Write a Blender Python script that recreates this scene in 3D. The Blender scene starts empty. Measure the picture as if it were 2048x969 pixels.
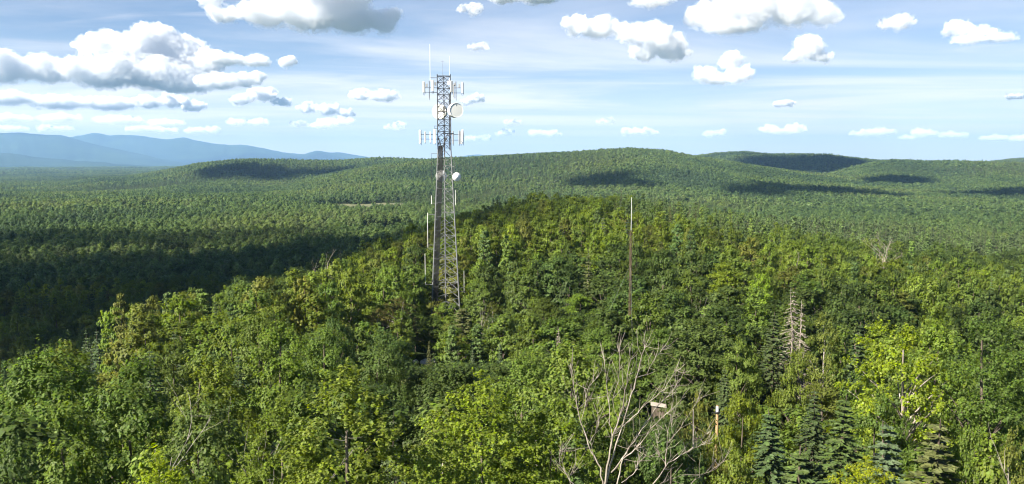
import bpy, bmesh, math, random, time
import numpy as np
from mathutils import Vector, Matrix
T0 = time.time()
R = math.radians
scene = bpy.context.scene
COL = scene.collection

# ------------------------------------------------------------------ camera
EYE = 16.0                       # lookout platform above the summit ground
W0, H0, F = 2048.0, 969.0, 1577.0  # photograph size and focal length in its pixels
VH = 318.0                       # row of the level horizon
PITCH = math.atan((H0 / 2 - VH) / F)
cam_d = bpy.data.cameras.new('camera'); cam = bpy.data.objects.new('camera', cam_d); COL.objects.link(cam)
cam.location = (0, 0, EYE); cam.rotation_euler = (math.pi / 2 - PITCH, 0, 0)
cam_d.sensor_width = 36.0; cam_d.lens = 36.0 * F / W0
cam_d.clip_start = 0.5; cam_d.clip_end = 200000.0
scene.camera = cam

# ------------------------------------------------------------------ sun, sky, exposure
SUN_EL, SUN_AZ = R(39), R(-127)   # azimuth clockwise from the viewing direction (+Y): left and a little behind
SD = Vector((math.sin(SUN_AZ) * math.cos(SUN_EL), math.cos(SUN_AZ) * math.cos(SUN_EL), math.sin(SUN_EL)))
sun_d = bpy.data.lights.new('sun', 'SUN'); sun = bpy.data.objects.new('sun', sun_d); COL.objects.link(sun)
sun_d.energy = 5.0; sun_d.angle = R(0.53); sun_d.color = (1.0, 0.92, 0.78)
sun.rotation_euler = SD.to_track_quat('Z', 'Y').to_euler()
world = bpy.data.worlds.new('World'); scene.world = world; world.use_nodes = True


def build_world():
    nt = world.node_tree; N = nt.nodes; L = nt.links
    bg = N['Background']; bg.inputs['Strength'].default_value = 0.050
    sky = N.new('ShaderNodeTexSky'); sky.sky_type = 'NISHITA'; sky.sun_disc = False
    sky.sun_elevation = SUN_EL; sky.sun_rotation = SUN_AZ
    sky.altitude = 1500; sky.air_density = 0.85; sky.dust_density = 0.3; sky.ozone_density = 1.8
    # a thin high cloud sheet: flat-layer projection of the view direction, so the streaks run to the horizon
    tc = N.new('ShaderNodeTexCoord'); sep = N.new('ShaderNodeSeparateXYZ'); L.new(tc.outputs['Generated'], sep.inputs[0])

    def math_(op, a, b=None, c=None):
        n = N.new('ShaderNodeMath'); n.operation = op
        for i, v in enumerate((a, b, c)):
            if v is None: continue
            if isinstance(v, (int, float)): n.inputs[i].default_value = v
            else: L.new(v, n.inputs[i])
        return n.outputs[0]
    zc = math_('ADD', math_('MAXIMUM', sep.outputs['Z'], 0.0), 0.035)
    px = math_('DIVIDE', sep.outputs['X'], zc); py = math_('DIVIDE', sep.outputs['Y'], zc)
    comb = N.new('ShaderNodeCombineXYZ'); L.new(px, comb.inputs[0]); L.new(py, comb.inputs[1])

    def layer(scale, rot, stretch, detail, lo, hi, dist=0.6):
        mp = N.new('ShaderNodeMapping'); mp.inputs['Rotation'].default_value = (0, 0, R(rot))
        mp.inputs['Scale'].default_value = (scale * stretch, scale, 1)
        L.new(comb.outputs[0], mp.inputs['Vector'])
        nz = N.new('ShaderNodeTexNoise'); nz.inputs['Scale'].default_value = 1.0; nz.inputs['Detail'].default_value = detail
        nz.inputs['Roughness'].default_value = 0.58; nz.inputs['Distortion'].default_value = dist
        L.new(mp.outputs[0], nz.inputs['Vector'])
        mr = N.new('ShaderNodeMapRange'); mr.interpolation_type = 'SMOOTHSTEP'
        mr.inputs['From Min'].default_value = lo; mr.inputs['From Max'].default_value = hi
        L.new(nz.outputs['Fac'], mr.inputs['Value'])
        return mr.outputs[0]
    a = layer(0.34, 12, 0.45, 7, 0.40, 0.66)
    b = layer(0.9, -8, 0.30, 8, 0.46, 0.74, 1.2)
    lay = math_('MAXIMUM', math_('MULTIPLY', a, 0.85), math_('MULTIPLY', b, 0.60))
    lay = math_('MULTIPLY', lay, math_('MINIMUM', math_('DIVIDE', 0.11, math_('ADD', math_('MAXIMUM', sep.outputs['Z'], 0.0), 0.02)), 1.0))
    # the sheet looks denser where the eye passes through it at a flat angle
    hz = math_('MULTIPLY', math_('EXPONENT', math_('DIVIDE', math_('MAXIMUM', sep.outputs['Z'], 0.0), -0.085)), 0.95)
    lay = math_('SUBTRACT', 1.0, math_('MULTIPLY', math_('SUBTRACT', 1.0, lay), math_('SUBTRACT', 1.0, hz)))
    mix = N.new('ShaderNodeMix'); mix.data_type = 'RGBA'
    L.new(lay, mix.inputs['Factor']); hs = N.new('ShaderNodeHueSaturation'); hs.inputs['Saturation'].default_value = 1.4; hs.inputs['Value'].default_value = .64; L.new(sky.outputs[0], hs.inputs['Color']); L.new(hs.outputs[0], mix.inputs['A'])
    mix.inputs['B'].default_value = (7.3, 7.0, 6.8, 1)
    L.new(mix.outputs['Result'], bg.inputs['Color'])


build_world()
vs = scene.view_settings
vs.view_transform = 'Standard'; vs.look = 'None'; vs.gamma = 1.0; vs.use_curve_mapping = False; vs.exposure = 1.85
cy = scene.cycles
cy.max_bounces = 24; cy.diffuse_bounces = 6; cy.glossy_bounces = 2; cy.transmission_bounces = 4
cy.volume_bounces = 24; cy.transparent_max_bounces = 12
cy.use_denoising = True; cy.denoiser = 'OPENIMAGEDENOISE'; cy.denoising_input_passes = 'RGB_ALBEDO_NORMAL'
cy.denoising_prefilter = 'ACCURATE'; cy.filter_width = 1.1; cy.use_adaptive_sampling = False; cy.volume_step_rate = 0.12; cy.volume_max_steps = 400

# ------------------------------------------------------------------ helpers
CP, SP = math.cos(PITCH), math.sin(PITCH)


def ray(u, v):
    """unit-forward direction through a photograph pixel (y component along the ground = 1 after scaling by range)"""
    a = (u - W0 / 2) / F; b = (H0 / 2 - v) / F
    return Vector((a, CP + b * SP, -SP + b * CP))


def at(u, v, d):
    """point on the ray of a pixel at horizontal distance d from the lookout"""
    r = ray(u, v); k = d / math.hypot(r.x, r.y)
    return Vector((r.x * k, r.y * k, EYE + r.z * k))


def az_of(u):
    r = ray(u, VH); return math.atan2(r.x, r.y)


def project(x, y, z):
    z = z - EYE; f = y * CP - z * SP; up = y * SP + z * CP
    return W0 / 2 + F * x / f, H0 / 2 - F * up / f, f


def tag(o, label=None, cat=None, group=None, kind=None):
    for k, v in (('label', label), ('category', cat), ('group', group), ('kind', kind)):
        if v: o[k] = v
    return o


def link(name, me, parent=None, mat=None):
    o = bpy.data.objects.new(name, me); COL.objects.link(o)
    if parent is not None: o.parent = parent
    if mat is not None and not me.materials: me.materials.append(mat)
    return o


def empty(name, loc=(0, 0, 0), rz=0.0):
    o = bpy.data.objects.new(name, None); COL.objects.link(o)
    o.location = loc; o.rotation_euler = (0, 0, rz); o.empty_display_size = 0.2
    return o


def np_mesh(name, V, Fc, mat=None, smooth=False):
    """mesh from a vertex array and an (n,k) face array"""
    V = np.asarray(V, np.float32); Fc = np.asarray(Fc, np.int32)
    me = bpy.data.meshes.new(name); n, k = Fc.shape
    me.vertices.add(len(V)); me.vertices.foreach_set('co', V.ravel())
    me.loops.add(n * k); me.loops.foreach_set('vertex_index', Fc.ravel())
    me.polygons.add(n); me.polygons.foreach_set('loop_start', np.arange(0, n * k, k, dtype=np.int32))
    try: me.polygons.foreach_set('loop_total', np.full(n, k, np.int32))
    except Exception: pass
    me.update(calc_edges=True)
    if smooth: me.polygons.foreach_set('use_smooth', np.ones(n, bool))
    if mat: me.materials.append(mat)
    return me


def material(name):
    m = bpy.data.materials.new(name); m.use_nodes = True
    return m, m.node_tree.nodes, m.node_tree.links, m.node_tree.nodes['Principled BSDF']


# ------------------------------------------------------------------ terrain
def tps_fit(P, Z, lam=1e-3):
    n = len(P); D = np.linalg.norm(P[:, None] - P[None], axis=2)
    K = np.where(D > 0, D * D * np.log(np.maximum(D, 1e-9)), 0) + lam * np.eye(n)
    Q = np.hstack([np.ones((n, 1)), P]); A = np.block([[K, Q], [Q.T, np.zeros((3, 3))]])
    return np.linalg.solve(A, np.concatenate([Z, np.zeros(3)]))


def lp(az, d):
    r = np.log1p(d / 40.0); return np.stack([r * np.sin(az), r * np.cos(az)], -1)


NEAR = {1024: [(20, -17), (50, -22), (100, -31), (150, -32), (250, -28), (330, -30), (450, -43), (600, -55), (900, -65)],
        0: [(30, -20), (60, -28), (97, -37), (150, -48), (275, -56), (500, -62), (900, -66)],
        250: [(50, -24), (120, -34), (170, -46), (275, -56), (500, -62), (900, -66)],
        600: [(50, -23), (100, -30), (140, -31), (190, -40), (280, -53), (500, -60), (900, -66)],
        800: [(100, -31), (117, -30), (150, -34), (185, -32), (205, -31), (260, -38), (350, -50), (600, -60)],
        1250: [(50, -22), (100, -27), (150, -28), (250, -26), (330, -28), (420, -37), (600, -54), (900, -62)],
        1600: [(50, -23), (130, -31), (250, -36), (400, -46), (630, -58), (900, -64)],
        2048: [(45, -25), (84, -32), (150, -36), (250, -42), (400, -51), (630, -60), (900, -64)]}
_p = [(0.0, 0.5, -16.0)]
for u, l in NEAR.items():
    _p += [(az_of(u), d, z) for d, z in l]
for a in (90, -90):
    _p += [(R(a), 50, -21), (R(a), 150, -38), (R(a), 400, -58), (R(a), 900, -66)]
for a in (135, -135, 180):
    _p += [(R(a), 50, -20), (R(a), 150, -32), (R(a), 400, -58), (R(a), 900, -66)]
_p = np.array(_p); TW = tps_fit(lp(_p[:, 0], _p[:, 1]), _p[:, 2]); TP = lp(_p[:, 0], _p[:, 1])

# far ridges: crest rows in the photograph, distance of the crest (m), half width nearer / beyond, tree allowance
RIDGES = [
    (2700, 700, 1300, 11, [(60, 385), (130, 373), (200, 364), (250, 362), (330, 346), (400, 330), (480, 322), (560, 323), (680, 323), (760, 319), (820, 321), (900, 326), (1000, 335), (1100, 350)]),
    (2000, 700, 900, 11, [(560, 372), (680, 345), (760, 331), (820, 324), (900, 317), (1000, 313), (1100, 307), (1200, 301), (1260, 298), (1330, 304), (1400, 317), (1480, 328), (1560, 340), (1650, 354), (1750, 365), (1850, 378)]),
    (3300, 800, 1200, 11, [(1250, 340), (1320, 322), (1380, 315), (1430, 308), (1480, 305), (1540, 311), (1620, 311), (1660, 312), (1720, 320), (1790, 327), (1850, 332), (1950, 340)]),
    (2450, 600, 900, 11, [(1600, 372), (1650, 352), (1690, 340), (1730, 330), (1780, 323), (1850, 326), (1950, 328), (2048, 331), (2150, 335), (2300, 350)]),
    (4300, 900, 1500, 10, [(1850, 345), (1930, 332), (1985, 325), (2048, 319), (2150, 316), (2300, 325), (2500, 345)]),
    (6500, 1500, 2000, 9, [(-500, 350), (-200, 344), (0, 346), (60, 342), (120, 344), (160, 350), (210, 357), (280, 364)]),
]


def fbm(x, y, seed, octaves=4):
    rs = np.random.RandomState(seed); out = 0.0; amp = 1.0; tot = 0
    for o in range(octaves):
        for _ in range(3):
            a = rs.uniform(0, 6.283); ph = rs.uniform(0, 6.283); k = (2.1 ** o) * rs.uniform(0.7, 1.3)
            out = out + amp * np.sin(k * (x * math.cos(a) + y * math.sin(a)) + ph + 1.3 * np.sin(k * 0.6 * (y * math.cos(a) - x * math.sin(a)) + ph * 2))
        tot += 3 * amp; amp *= 0.5
    return out / tot


def ground(x, y):
    """ground height (world z), vectorised"""
    x = np.asarray(x, float); y = np.asarray(y, float)
    sh = x.shape; x = x.ravel(); y = y.ravel()
    d = np.hypot(x, y); az = np.arctan2(x, y)
    q = lp(az, np.minimum(d, 950))
    near = TW[-3] + q @ TW[-2:]
    for i in range(len(TP)):
        r2 = ((q - TP[i]) ** 2).sum(1)
        near = near + TW[i] * 0.5 * r2 * np.log(np.maximum(r2, 1e-12))
    near = near + 1.2 * fbm(x / 28, y / 28, 3) * np.clip(d / 60, 0, 1)
    base = -66 - 34 * np.clip((d - 900) / 2600, 0, 1) + 9 * fbm(x / 330, y / 330, 5)
    us = W0 / 2 + F * np.tan(np.clip(az, -1.3, 1.3)) / 1.0
    far = base.copy()
    for D, wn, wf, th, pts in RIDGES:
        pu = np.array([p[0] for p in pts], float); pv = np.array([p[1] for p in pts], float)
        crest = (VH - np.interp(us, pu, pv)) / F * D * 1.0 - th
        # azimuth correction: a pixel column at azimuth az sees range d, depth d*cos(az)
        crest = crest * np.cos(np.clip(az, -1.2, 1.2))
        Dd = D * (1 + 0.10 * fbm(us / 260, us * 0 + D, int(D)))
        edge = np.clip((us - pu[0] + 250) / 250, 0, 1) * np.clip((pu[-1] + 250 - us) / 250, 0, 1)
        t = np.where(d < Dd, (Dd - d) / wn, (d - Dd) / wf)
        prof = np.exp(-t * t * 1.3) * edge * (np.abs(az) < 1.25)
        hgt = (crest - base) * prof + (prof > 0.02) * 26 * fbm(x / 210, y / 210, int(D) + 1) * np.clip(t, 0, 0.6) * prof
        far = np.maximum(far, base + np.maximum(hgt, 0))
    w = np.clip((d - 520) / 600, 0, 1); w = w * w * (3 - 2 * w)
    z = near * (1 - w) + far * w
    z = z - np.clip((d - 8000) / 18000, 0, 1) * 60
    return (z + EYE).reshape(sh)


def gz(x, y): return float(ground(np.array([x]), np.array([y]))[0])


# ---- materials of the setting
def ground_material():
    m, N, L, P = material('forest_floor')
    tc = N.new('ShaderNodeTexCoord')
    n1 = N.new('ShaderNodeTexNoise'); n1.inputs['Scale'].default_value = 0.05; n1.inputs['Detail'].default_value = 8
    L.new(tc.outputs['Object'], n1.inputs['Vector'])
    n2 = N.new('ShaderNodeTexNoise'); n2.inputs['Scale'].default_value = 0.9; n2.inputs['Detail'].default_value = 6
    L.new(tc.outputs['Object'], n2.inputs['Vector'])
    cr = N.new('ShaderNodeValToRGB'); e = cr.color_ramp.elements
    e[0].position = 0.35; e[0].color = (0.018, 0.032, 0.010, 1); e[1].position = 0.68; e[1].color = (0.050, 0.070, 0.020, 1)
    mx = N.new('ShaderNodeMix'); mx.data_type = 'FLOAT'; mx.inputs['Factor'].default_value = 0.45
    L.new(n1.outputs['Fac'], mx.inputs['A']); L.new(n2.outputs['Fac'], mx.inputs['B'])
    L.new(mx.outputs['Result'], cr.inputs['Fac']); L.new(cr.outputs['Color'], P.inputs['Base Color'])
    P.inputs['Roughness'].default_value = 0.95; P.inputs['Specular IOR Level'].default_value = 0.1
    bp = N.new('ShaderNodeBump'); bp.inputs['Strength'].default_value = 0.6; bp.inputs['Distance'].default_value = 0.4
    L.new(n2.outputs['Fac'], bp.inputs['Height']); L.new(bp.outputs['Normal'], P.inputs['Normal'])
    return m


def build_terrain():
    az = np.concatenate([np.radians(np.arange(-180, -46, 4.0)), np.radians(np.arange(-46, 46, 0.3)), np.radians(np.arange(46, 180, 4.0))])
    d = np.concatenate([[0.0], np.geomspace(3, 27000, 150)])
    A, D = np.meshgrid(az, d); X = D * np.sin(A); Y = D * np.cos(A)
    Z = ground(X, Y) - 0.3
    nd, na = A.shape
    V = np.stack([X, Y, Z], -1).reshape(-1, 3)
    i = np.arange(nd - 1)[:, None] * na; j = np.arange(na)[None]; j2 = (j + 1) % na
    Fc = np.stack([i + j, i + j2, i + na + j2, i + na + j], -1).reshape(-1, 4)[:, ::-1]
    me = np_mesh('ground', V, Fc, ground_material(), True)
    tag(link('ground', me), kind='structure')


build_terrain()

# ---- far mountain ranges
MOUNTAINS = [
    ('mountain_range', 20000, 2400, [(-900, 300), (-500, 285), (0, 290), (110, 283), (150, 276), (175, 271), (195, 267), (207, 268), (225, 273), (260, 271), (290, 273), (330, 279), (350, 278), (375, 276), (395, 282), (425, 286), (460, 291), (490, 290), (520, 295), (560, 303), (610, 310), (632, 302), (645, 303), (660, 306), (680, 305), (710, 310), (750, 317), (820, 324)]),
    ('mountain_range', 16000, 2600, [(-900, 290), (-500, 275), (-200, 280), (-60, 270), (0, 268), (50, 266), (75, 269), (100, 271), (125, 271), (143, 274), (160, 281), (200, 291), (250, 301), (300, 312), (350, 322), (420, 327)]),
    ('mountain_range', 11500, 2000, [(-700, 300), (-300, 306), (-100, 300), (0, 305), (60, 312), (120, 319), (200, 325), (280, 331), (360, 333)]),
    ('mountain_range', 22500, 1800, [(860, 326), (905, 318), (935, 312), (960, 310), (985, 312), (1005, 311), (1050, 315), (1120, 320), (1250, 326)]),
]


def mountain_material():
    m, N, L, P = material('mountain_forest')
    tc = N.new('ShaderNodeTexCoord'); n1 = N.new('ShaderNodeTexNoise'); n1.inputs['Scale'].default_value = 0.0012; n1.inputs['Detail'].default_value = 9
    L.new(tc.outputs['Object'], n1.inputs['Vector'])
    cr = N.new('ShaderNodeValToRGB'); e = cr.color_ramp.elements
    e[0].position = 0.35; e[0].color = (0.012, 0.025, 0.014, 1); e[1].position = 0.7; e[1].color = (0.030, 0.052, 0.024, 1)
    L.new(n1.outputs['Fac'], cr.inputs['Fac']); L.new(cr.outputs['Color'], P.inputs['Base Color'])
    P.inputs['Roughness'].default_value = 1.0; P.inputs['Specular IOR Level'].default_value = 0.0
    return m


def build_mountains():
    mm = mountain_material()
    for name, D, w, pts in MOUNTAINS:
        pu = np.array([p[0] for p in pts], float); pv = np.array([p[1] for p in pts], float)
        us = np.linspace(pu[0], pu[-1], int((pu[-1] - pu[0]) / 4)); t = np.linspace(-2.2, 2.2, 45)
        U, Tt = np.meshgrid(us, t)
        az = np.arctan((U - W0 / 2) / F)
        v = np.interp(us, pu, pv); v = np.convolve(np.pad(v, 2, 'edge'), [.1, .2, .4, .2, .1], 'valid') + 1.8 * fbm(us / 13.0, us * 0, int(D), 4)
        base = -190.0
        crest = (VH - v) / F * D
        d = (D + Tt * w) / np.cos(az)
        gul = fbm(U / 38.0, Tt * 1.2, int(D)) * np.clip(np.abs(Tt), 0, 1)
        prof = np.clip(np.exp(-Tt * Tt * 1.1) * (1 + 0.42 * gul), 0, 1.0)
        ends = np.clip(np.minimum(U - pu[0], pu[-1] - U) / 60, 0, 1)
        Z = EYE + base + (crest[None] - base) * prof * ends
        X = d * np.sin(az); Y = d * np.cos(az); n, k = X.shape
        V = np.stack([X, Y, Z], -1).reshape(-1, 3)
        i = np.arange(n - 1)[:, None] * k; j = np.arange(k - 1)[None]
        Fc = np.stack([i + j, i + j + 1, i + k + j + 1, i + k + j], -1).reshape(-1, 4)
        tag(link(name, np_mesh(name, V, Fc, mm, True)), kind='structure')


build_mountains()


def build_haze():
    r = 27500.0; zt, zb = 730.0, -420.0; n = 48
    bm = bmesh.new()
    # a closed round box about the lookout and everything below the clouds
    ring = [[bm.verts.new((r * math.cos(6.28318 * i / n), r * math.sin(6.28318 * i / n), z)) for i in range(n)] for z in (zb, zt)]
    for i in range(n):
        bm.faces.new((ring[0][i], ring[0][(i + 1) % n], ring[1][(i + 1) % n], ring[1][i]))
    bm.faces.new(ring[0][::-1]); bm.faces.new(ring[1])
    me = bpy.data.meshes.new('haze'); bm.to_mesh(me); bm.free()
    m = bpy.data.materials.new('haze'); m.use_nodes = True; N = m.node_tree.nodes; L = m.node_tree.links
    N.remove(N['Principled BSDF'])
    pv = N.new('ShaderNodeVolumePrincipled'); pv.inputs['Color'].default_value = (0.32, 0.56, 0.92, 1)
    pv.inputs['Density'].default_value = HAZE; pv.inputs['Anisotropy'].default_value = 0.1
    L.new(pv.outputs[0], N['Material Output'].inputs['Volume'])
    me.materials.append(m)
    tag(link('haze', me), kind='stuff')


HAZE = 5.0e-5
build_haze()

# ------------------------------------------------------------------ clouds: closed puffy bodies of scattering vapour
BASE = 1300.0


def cloud_material(density, size, ragged=False):
    m = bpy.data.materials.new('cloud_vapour'); m.use_nodes = True; N = m.node_tree.nodes; L = m.node_tree.links
    N.remove(N['Principled BSDF'])
    pv = N.new('ShaderNodeVolumePrincipled'); pv.inputs['Color'].default_value = (0.925, 0.933, 0.948, 1)
    pv.inputs['Anisotropy'].default_value = 0.0
    pv.inputs['Density'].default_value = density
    if ragged:                     # torn, stringy vapour in the outer veil
        tc = N.new('ShaderNodeTexCoord'); nz = N.new('ShaderNodeTexNoise'); nz.inputs['Scale'].default_value = 4.0 / size
        nz.inputs['Detail'].default_value = 5; nz.inputs['Roughness'].default_value = 0.65; L.new(tc.outputs['Object'], nz.inputs['Vector'])
        mr = N.new('ShaderNodeMapRange'); mr.interpolation_type = 'SMOOTHSTEP'; mr.inputs['From Min'].default_value = 0.44; mr.inputs['From Max'].default_value = 0.66
        mr.inputs['To Max'].default_value = density; L.new(nz.outputs['Fac'], mr.inputs['Value']); L.new(mr.outputs[0], pv.inputs['Density'])
    L.new(pv.outputs[0], N['Material Output'].inputs['Volume'])
    return m


CLOUD_TEX = bpy.data.textures.new('cloud_billow', 'CLOUDS'); CLOUD_TEX.noise_depth = 3
_ico = None


def cloud_mesh(name, puffs, px, fat=1.0, rough=1.0, res=100):
    """puffs: (x, y, z, rx, ry, rz) about the cloud's own origin; merged into one closed skin with billows"""
    bm = bmesh.new(); big = max(p[5] for p in puffs)
    for (x, y, z, rx, ry, rz) in puffs:
        mt = Matrix.Translation((x, y, z)) @ Matrix.Diagonal((rx * fat, ry * fat, rz * fat, 1))
        bmesh.ops.create_icosphere(bm, subdivisions=2 if rz > 0.3 * big else 1, radius=1.0, matrix=mt)
    me = bpy.data.meshes.new(name); bm.to_mesh(me); bm.free()
    o = bpy.data.objects.new(name, me); COL.objects.link(o)
    size = max(o.dimensions) if max(o.dimensions) > 0 else 1
    co = np.array([v.co for v in me.vertices]); ext = co.max(0) - co.min(0); vox = float(np.max(ext)) / res
    rm = o.modifiers.new('r', 'REMESH'); rm.mode = 'VOXEL'; rm.voxel_size = vox
    prm = float(np.median([p[5] for p in puffs]))
    for k, (sc, st) in enumerate(((3.0, 1.0), (1.2, 0.9), (0.5, 0.55))):
        tx = CLOUD_TEX.copy(); tx.noise_scale = prm * sc
        dm = o.modifiers.new('d%d' % k, 'DISPLACE'); dm.texture = tx; dm.strength = prm * st * rough; dm.mid_level = 0.5; dm.texture_coords = 'GLOBAL'
    rm2 = o.modifiers.new('r2', 'REMESH'); rm2.mode = 'VOXEL'; rm2.voxel_size = vox * 0.85
    if vox > 2.2 * px: sb = o.modifiers.new('s', 'SUBSURF'); sb.subdivision_type = 'SIMPLE'; sb.levels = 1 if vox < 4.5 * px else 2
    for k, (sc, st) in enumerate(((17, 10), (7, 5.5), (3.2, 2.8))):
        tx = CLOUD_TEX.copy(); tx.noise_scale = px * sc; tx.noise_depth = 2
        dm = o.modifiers.new('e%d' % k, 'DISPLACE'); dm.texture = tx; dm.strength = px * st * rough; dm.mid_level = 0.5; dm.texture_coords = 'GLOBAL'
    return o


def finish_clouds(obs, mats):
    dg = bpy.context.evaluated_depsgraph_get()
    for o, mat in zip(obs, mats):
        me = bpy.data.meshes.new_from_object(o.evaluated_get(dg)); o.modifiers.clear()
        old = o.data; o.data = me; bpy.data.meshes.remove(old)
        me.materials.clear(); me.materials.append(mat); me.name = 'cloud'
        me.polygons.foreach_set('use_smooth', np.ones(len(me.polygons), bool))


# each visible cloud: base row, density factor, puffs in photograph pixels (u, v, half-width, half-height), label
CLOUDS = [
    (192, 1.0, [(310, 72, 40, 34), (350, 108, 68, 42), (250, 102, 66, 40), (190, 98, 34, 24), (400, 122, 46, 30), (300, 145, 120, 36), (210, 150, 80, 38), (120, 148, 60, 30), (40, 150, 60, 34), (-60, 150, 60, 36), (350, 168, 80, 20)], 'towering white cumulus with a cauliflower top above the blue mountains'),
    (184, 1.0, [(440, 165, 50, 18), (490, 160, 34, 17), (515, 155, 14, 14)], 'grey shaded cloud bank trailing right under the towering cumulus'),
    (140, 0.8, [(450, 122, 45, 15), (510, 124, 40, 14), (575, 123, 20, 12)], 'flat white cloud strip right of the towering cumulus'),
    (222, 0.9, [(20, 200, 60, 16), (110, 205, 70, 16), (200, 203, 60, 18), (-80, 200, 60, 16)], 'long flat grey cloud low at the left edge'),
    (228, 1.0, [(300, 208, 30, 15), (345, 203, 32, 15), (385, 213, 28, 12)], 'low white cumulus with bright knobs left of centre over the mountains'),
    (214, 1.0, [(485, 200, 28, 11), (525, 190, 30, 16), (560, 204, 25, 9)], 'small cumulus heap with flat grey base over the mountain slope'),
    (237, 1.0, [(615, 217, 18, 13), (655, 220, 30, 12), (690, 226, 18, 9)], 'cumulus heap left of the tower level with its dishes'),
    (257, 0.9, [(655, 245, 22, 9), (690, 243, 24, 10), (640, 252, 30, 6)], 'low cloud bank left of the tower just above the hill line'),
    (253, 0.9, [(475, 246, 24, 7), (512, 244, 26, 8)], 'thin low cloud over the falling mountain ridge, left of a pair'),
    (253, 0.9, [(595, 248, 20, 6)], 'thin low cloud over the falling mountain ridge, right of a pair'),
    (252, 0.9, [(40, 240, 60, 8), (130, 238, 50, 9), (230, 240, 60, 9), (320, 244, 50, 8)], 'pale low cloud band hugging the blue mountain tops'),
    (264, 0.9, [(20, 258, 40, 6)], 'faint farthest cloud on the mountain crest, leftmost of four'),
    (264, 0.9, [(110, 258, 40, 6)], 'faint farthest cloud on the mountain crest, second of four from left'),
    (264, 0.9, [(290, 259, 40, 6), (330, 261, 30, 5)], 'faint farthest cloud on the mountain crest, third of four from left'),
    (266, 0.9, [(400, 262, 34, 6), (425, 260, 16, 7)], 'faint farthest cloud on the mountain crest, rightmost of four'),
    (76, .6, [(540, 35, 50, 34), (620, 30, 80, 40), (700, 32, 70, 40), (765, 40, 36, 30), (660, -20, 110, 40), (460, 38, 40, 20), (440, 12, 26, 24)], 'large soft white cloud cut by the top edge left of the tower'),
    (36, .4, [(925, 20, 14, 9), (948, 22, 15, 13)], 'small white puff high above the tower'),
    (104, .4, [(950, 94, 13, 9), (966, 96, 10, 8)], 'tiny white puff right of the whip antennas'),
    (14, 0.9, [(1010, -5, 40, 14), (1080, -4, 50, 16)], 'cloud just showing along the top edge right of the tower'),
    (132, .55, [(1150, 55, 22, 26), (1200, 58, 40, 26), (1270, 70, 50, 26), (1320, 90, 50, 26), (1290, 108, 34, 20), (1345, 108, 34, 22)], 'slanting white cloud with bright lower right knob'),
    (72, .6, [(1420, 30, 50, 36), (1500, 20, 70, 44), (1580, 28, 70, 40), (1640, 45, 30, 24), (1310, -6, 60, 20), (1470, 55, 80, 16)], 'large white cloud cut by the top edge right of centre'),
    (128, .7, [(1610, 100, 30, 27), (1640, 115, 26, 13), (1590, 115, 18, 12)], 'domed white cumulus with ragged grey base right of centre'),
    (174, .5, [(1410, 150, 30, 18), (1462, 130, 16, 24), (1475, 152, 28, 20), (1435, 158, 40, 14)], 'two humped white cloud below the large top edge cloud'),
    (66, .3, [(1775, 50, 22, 14), (1800, 48, 26, 18)], 'soft pale puff in the blue at upper right'),
    (84, .4, [(1920, 58, 26, 20), (1960, 66, 26, 16), (1990, 88, 40, 12), (1940, 84, 40, 12)], 'white cumulus near the upper right corner'),
    (214, 0.6, [(1565, 209, 16, 6), (1580, 208, 12, 6)], 'tiny isolated grey cloud right of centre'),
    (208, 0.5, [(720, 192, 24, 12), (765, 194, 40, 12)], 'pale smeared cloud left of the tower top antennas'),
    (212, 0.7, [(935, 204, 20, 7), (952, 200, 16, 10)], 'small cloud directly right of the large dish'),
    (270, 1.0, [(1540, 260, 22, 9), (1590, 258, 24, 9), (1565, 264, 46, 5)], 'low twin topped cumulus over the right hand hills'),
    (278, 1.0, [(1720, 268, 20, 7), (1760, 266, 30, 8)], 'low white cloud third from the right edge at the horizon'),
    (283, 1.0, [(1850, 268, 28, 10), (1820, 275, 24, 6), (1900, 272, 30, 8)], 'low white cloud second from the right edge at the horizon'),
    (287, 0.8, [(1990, 276, 30, 6), (2040, 278, 30, 6)], 'low faint cloud at the right edge on the horizon'),
    (276, 0.9, [(1010, 267, 22, 6)], 'thin low cloud right of the lower antenna ring, nearer the tower'),
    (276, 0.9, [(1072, 266, 24, 7), (1105, 268, 22, 5)], 'thin low cloud right of the lower antenna ring, farther from the tower'),
    (274, 0.9, [(1265, 264, 26, 7), (1300, 265, 20, 7)], 'small low cloud above the rounded hill top'),
    (276, 0.8, [(1420, 269, 18, 6), (1440, 268, 14, 7)], 'tiny low cloud over the notch between hills'),
    (284, 0.9, [(945, 278, 20, 5), (970, 276, 12, 6)], 'tiny cloud touching the horizon beside the tower'),
    (262, 0.8, [(800, 250, 18, 8), (790, 256, 26, 5)], 'small low cloud immediately left of the lower antennas'),
    (249, 0.5, [(1025, 245, 20, 5)], 'faint grey wisp level with the tower middle'),
    (250, 0.5, [(1210, 245, 20, 6)], 'faint grey wisp above the rounded hill'),
    (198, 0.5, [(2030, 194, 22, 5)], 'grey sliver of cloud at the right edge'),
]
# clouds overhead, out of the picture, whose shade lies on the land: ground ellipses (u, distance, half-width m, half-depth m)
SHADE = [
    ([(40, 335, 150, 150), (220, 320, 120, 135), (390, 330, 80, 110), (500, 350, 40, 70), (-150, 330, 150, 160)], 'broad cloud overhead shading the left valley'),
    ([(-60, 590, 140, 60), (90, 575, 110, 50), (230, 560, 80, 35)], 'narrow cloud overhead shading the far side of the left valley'),
]
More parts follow.
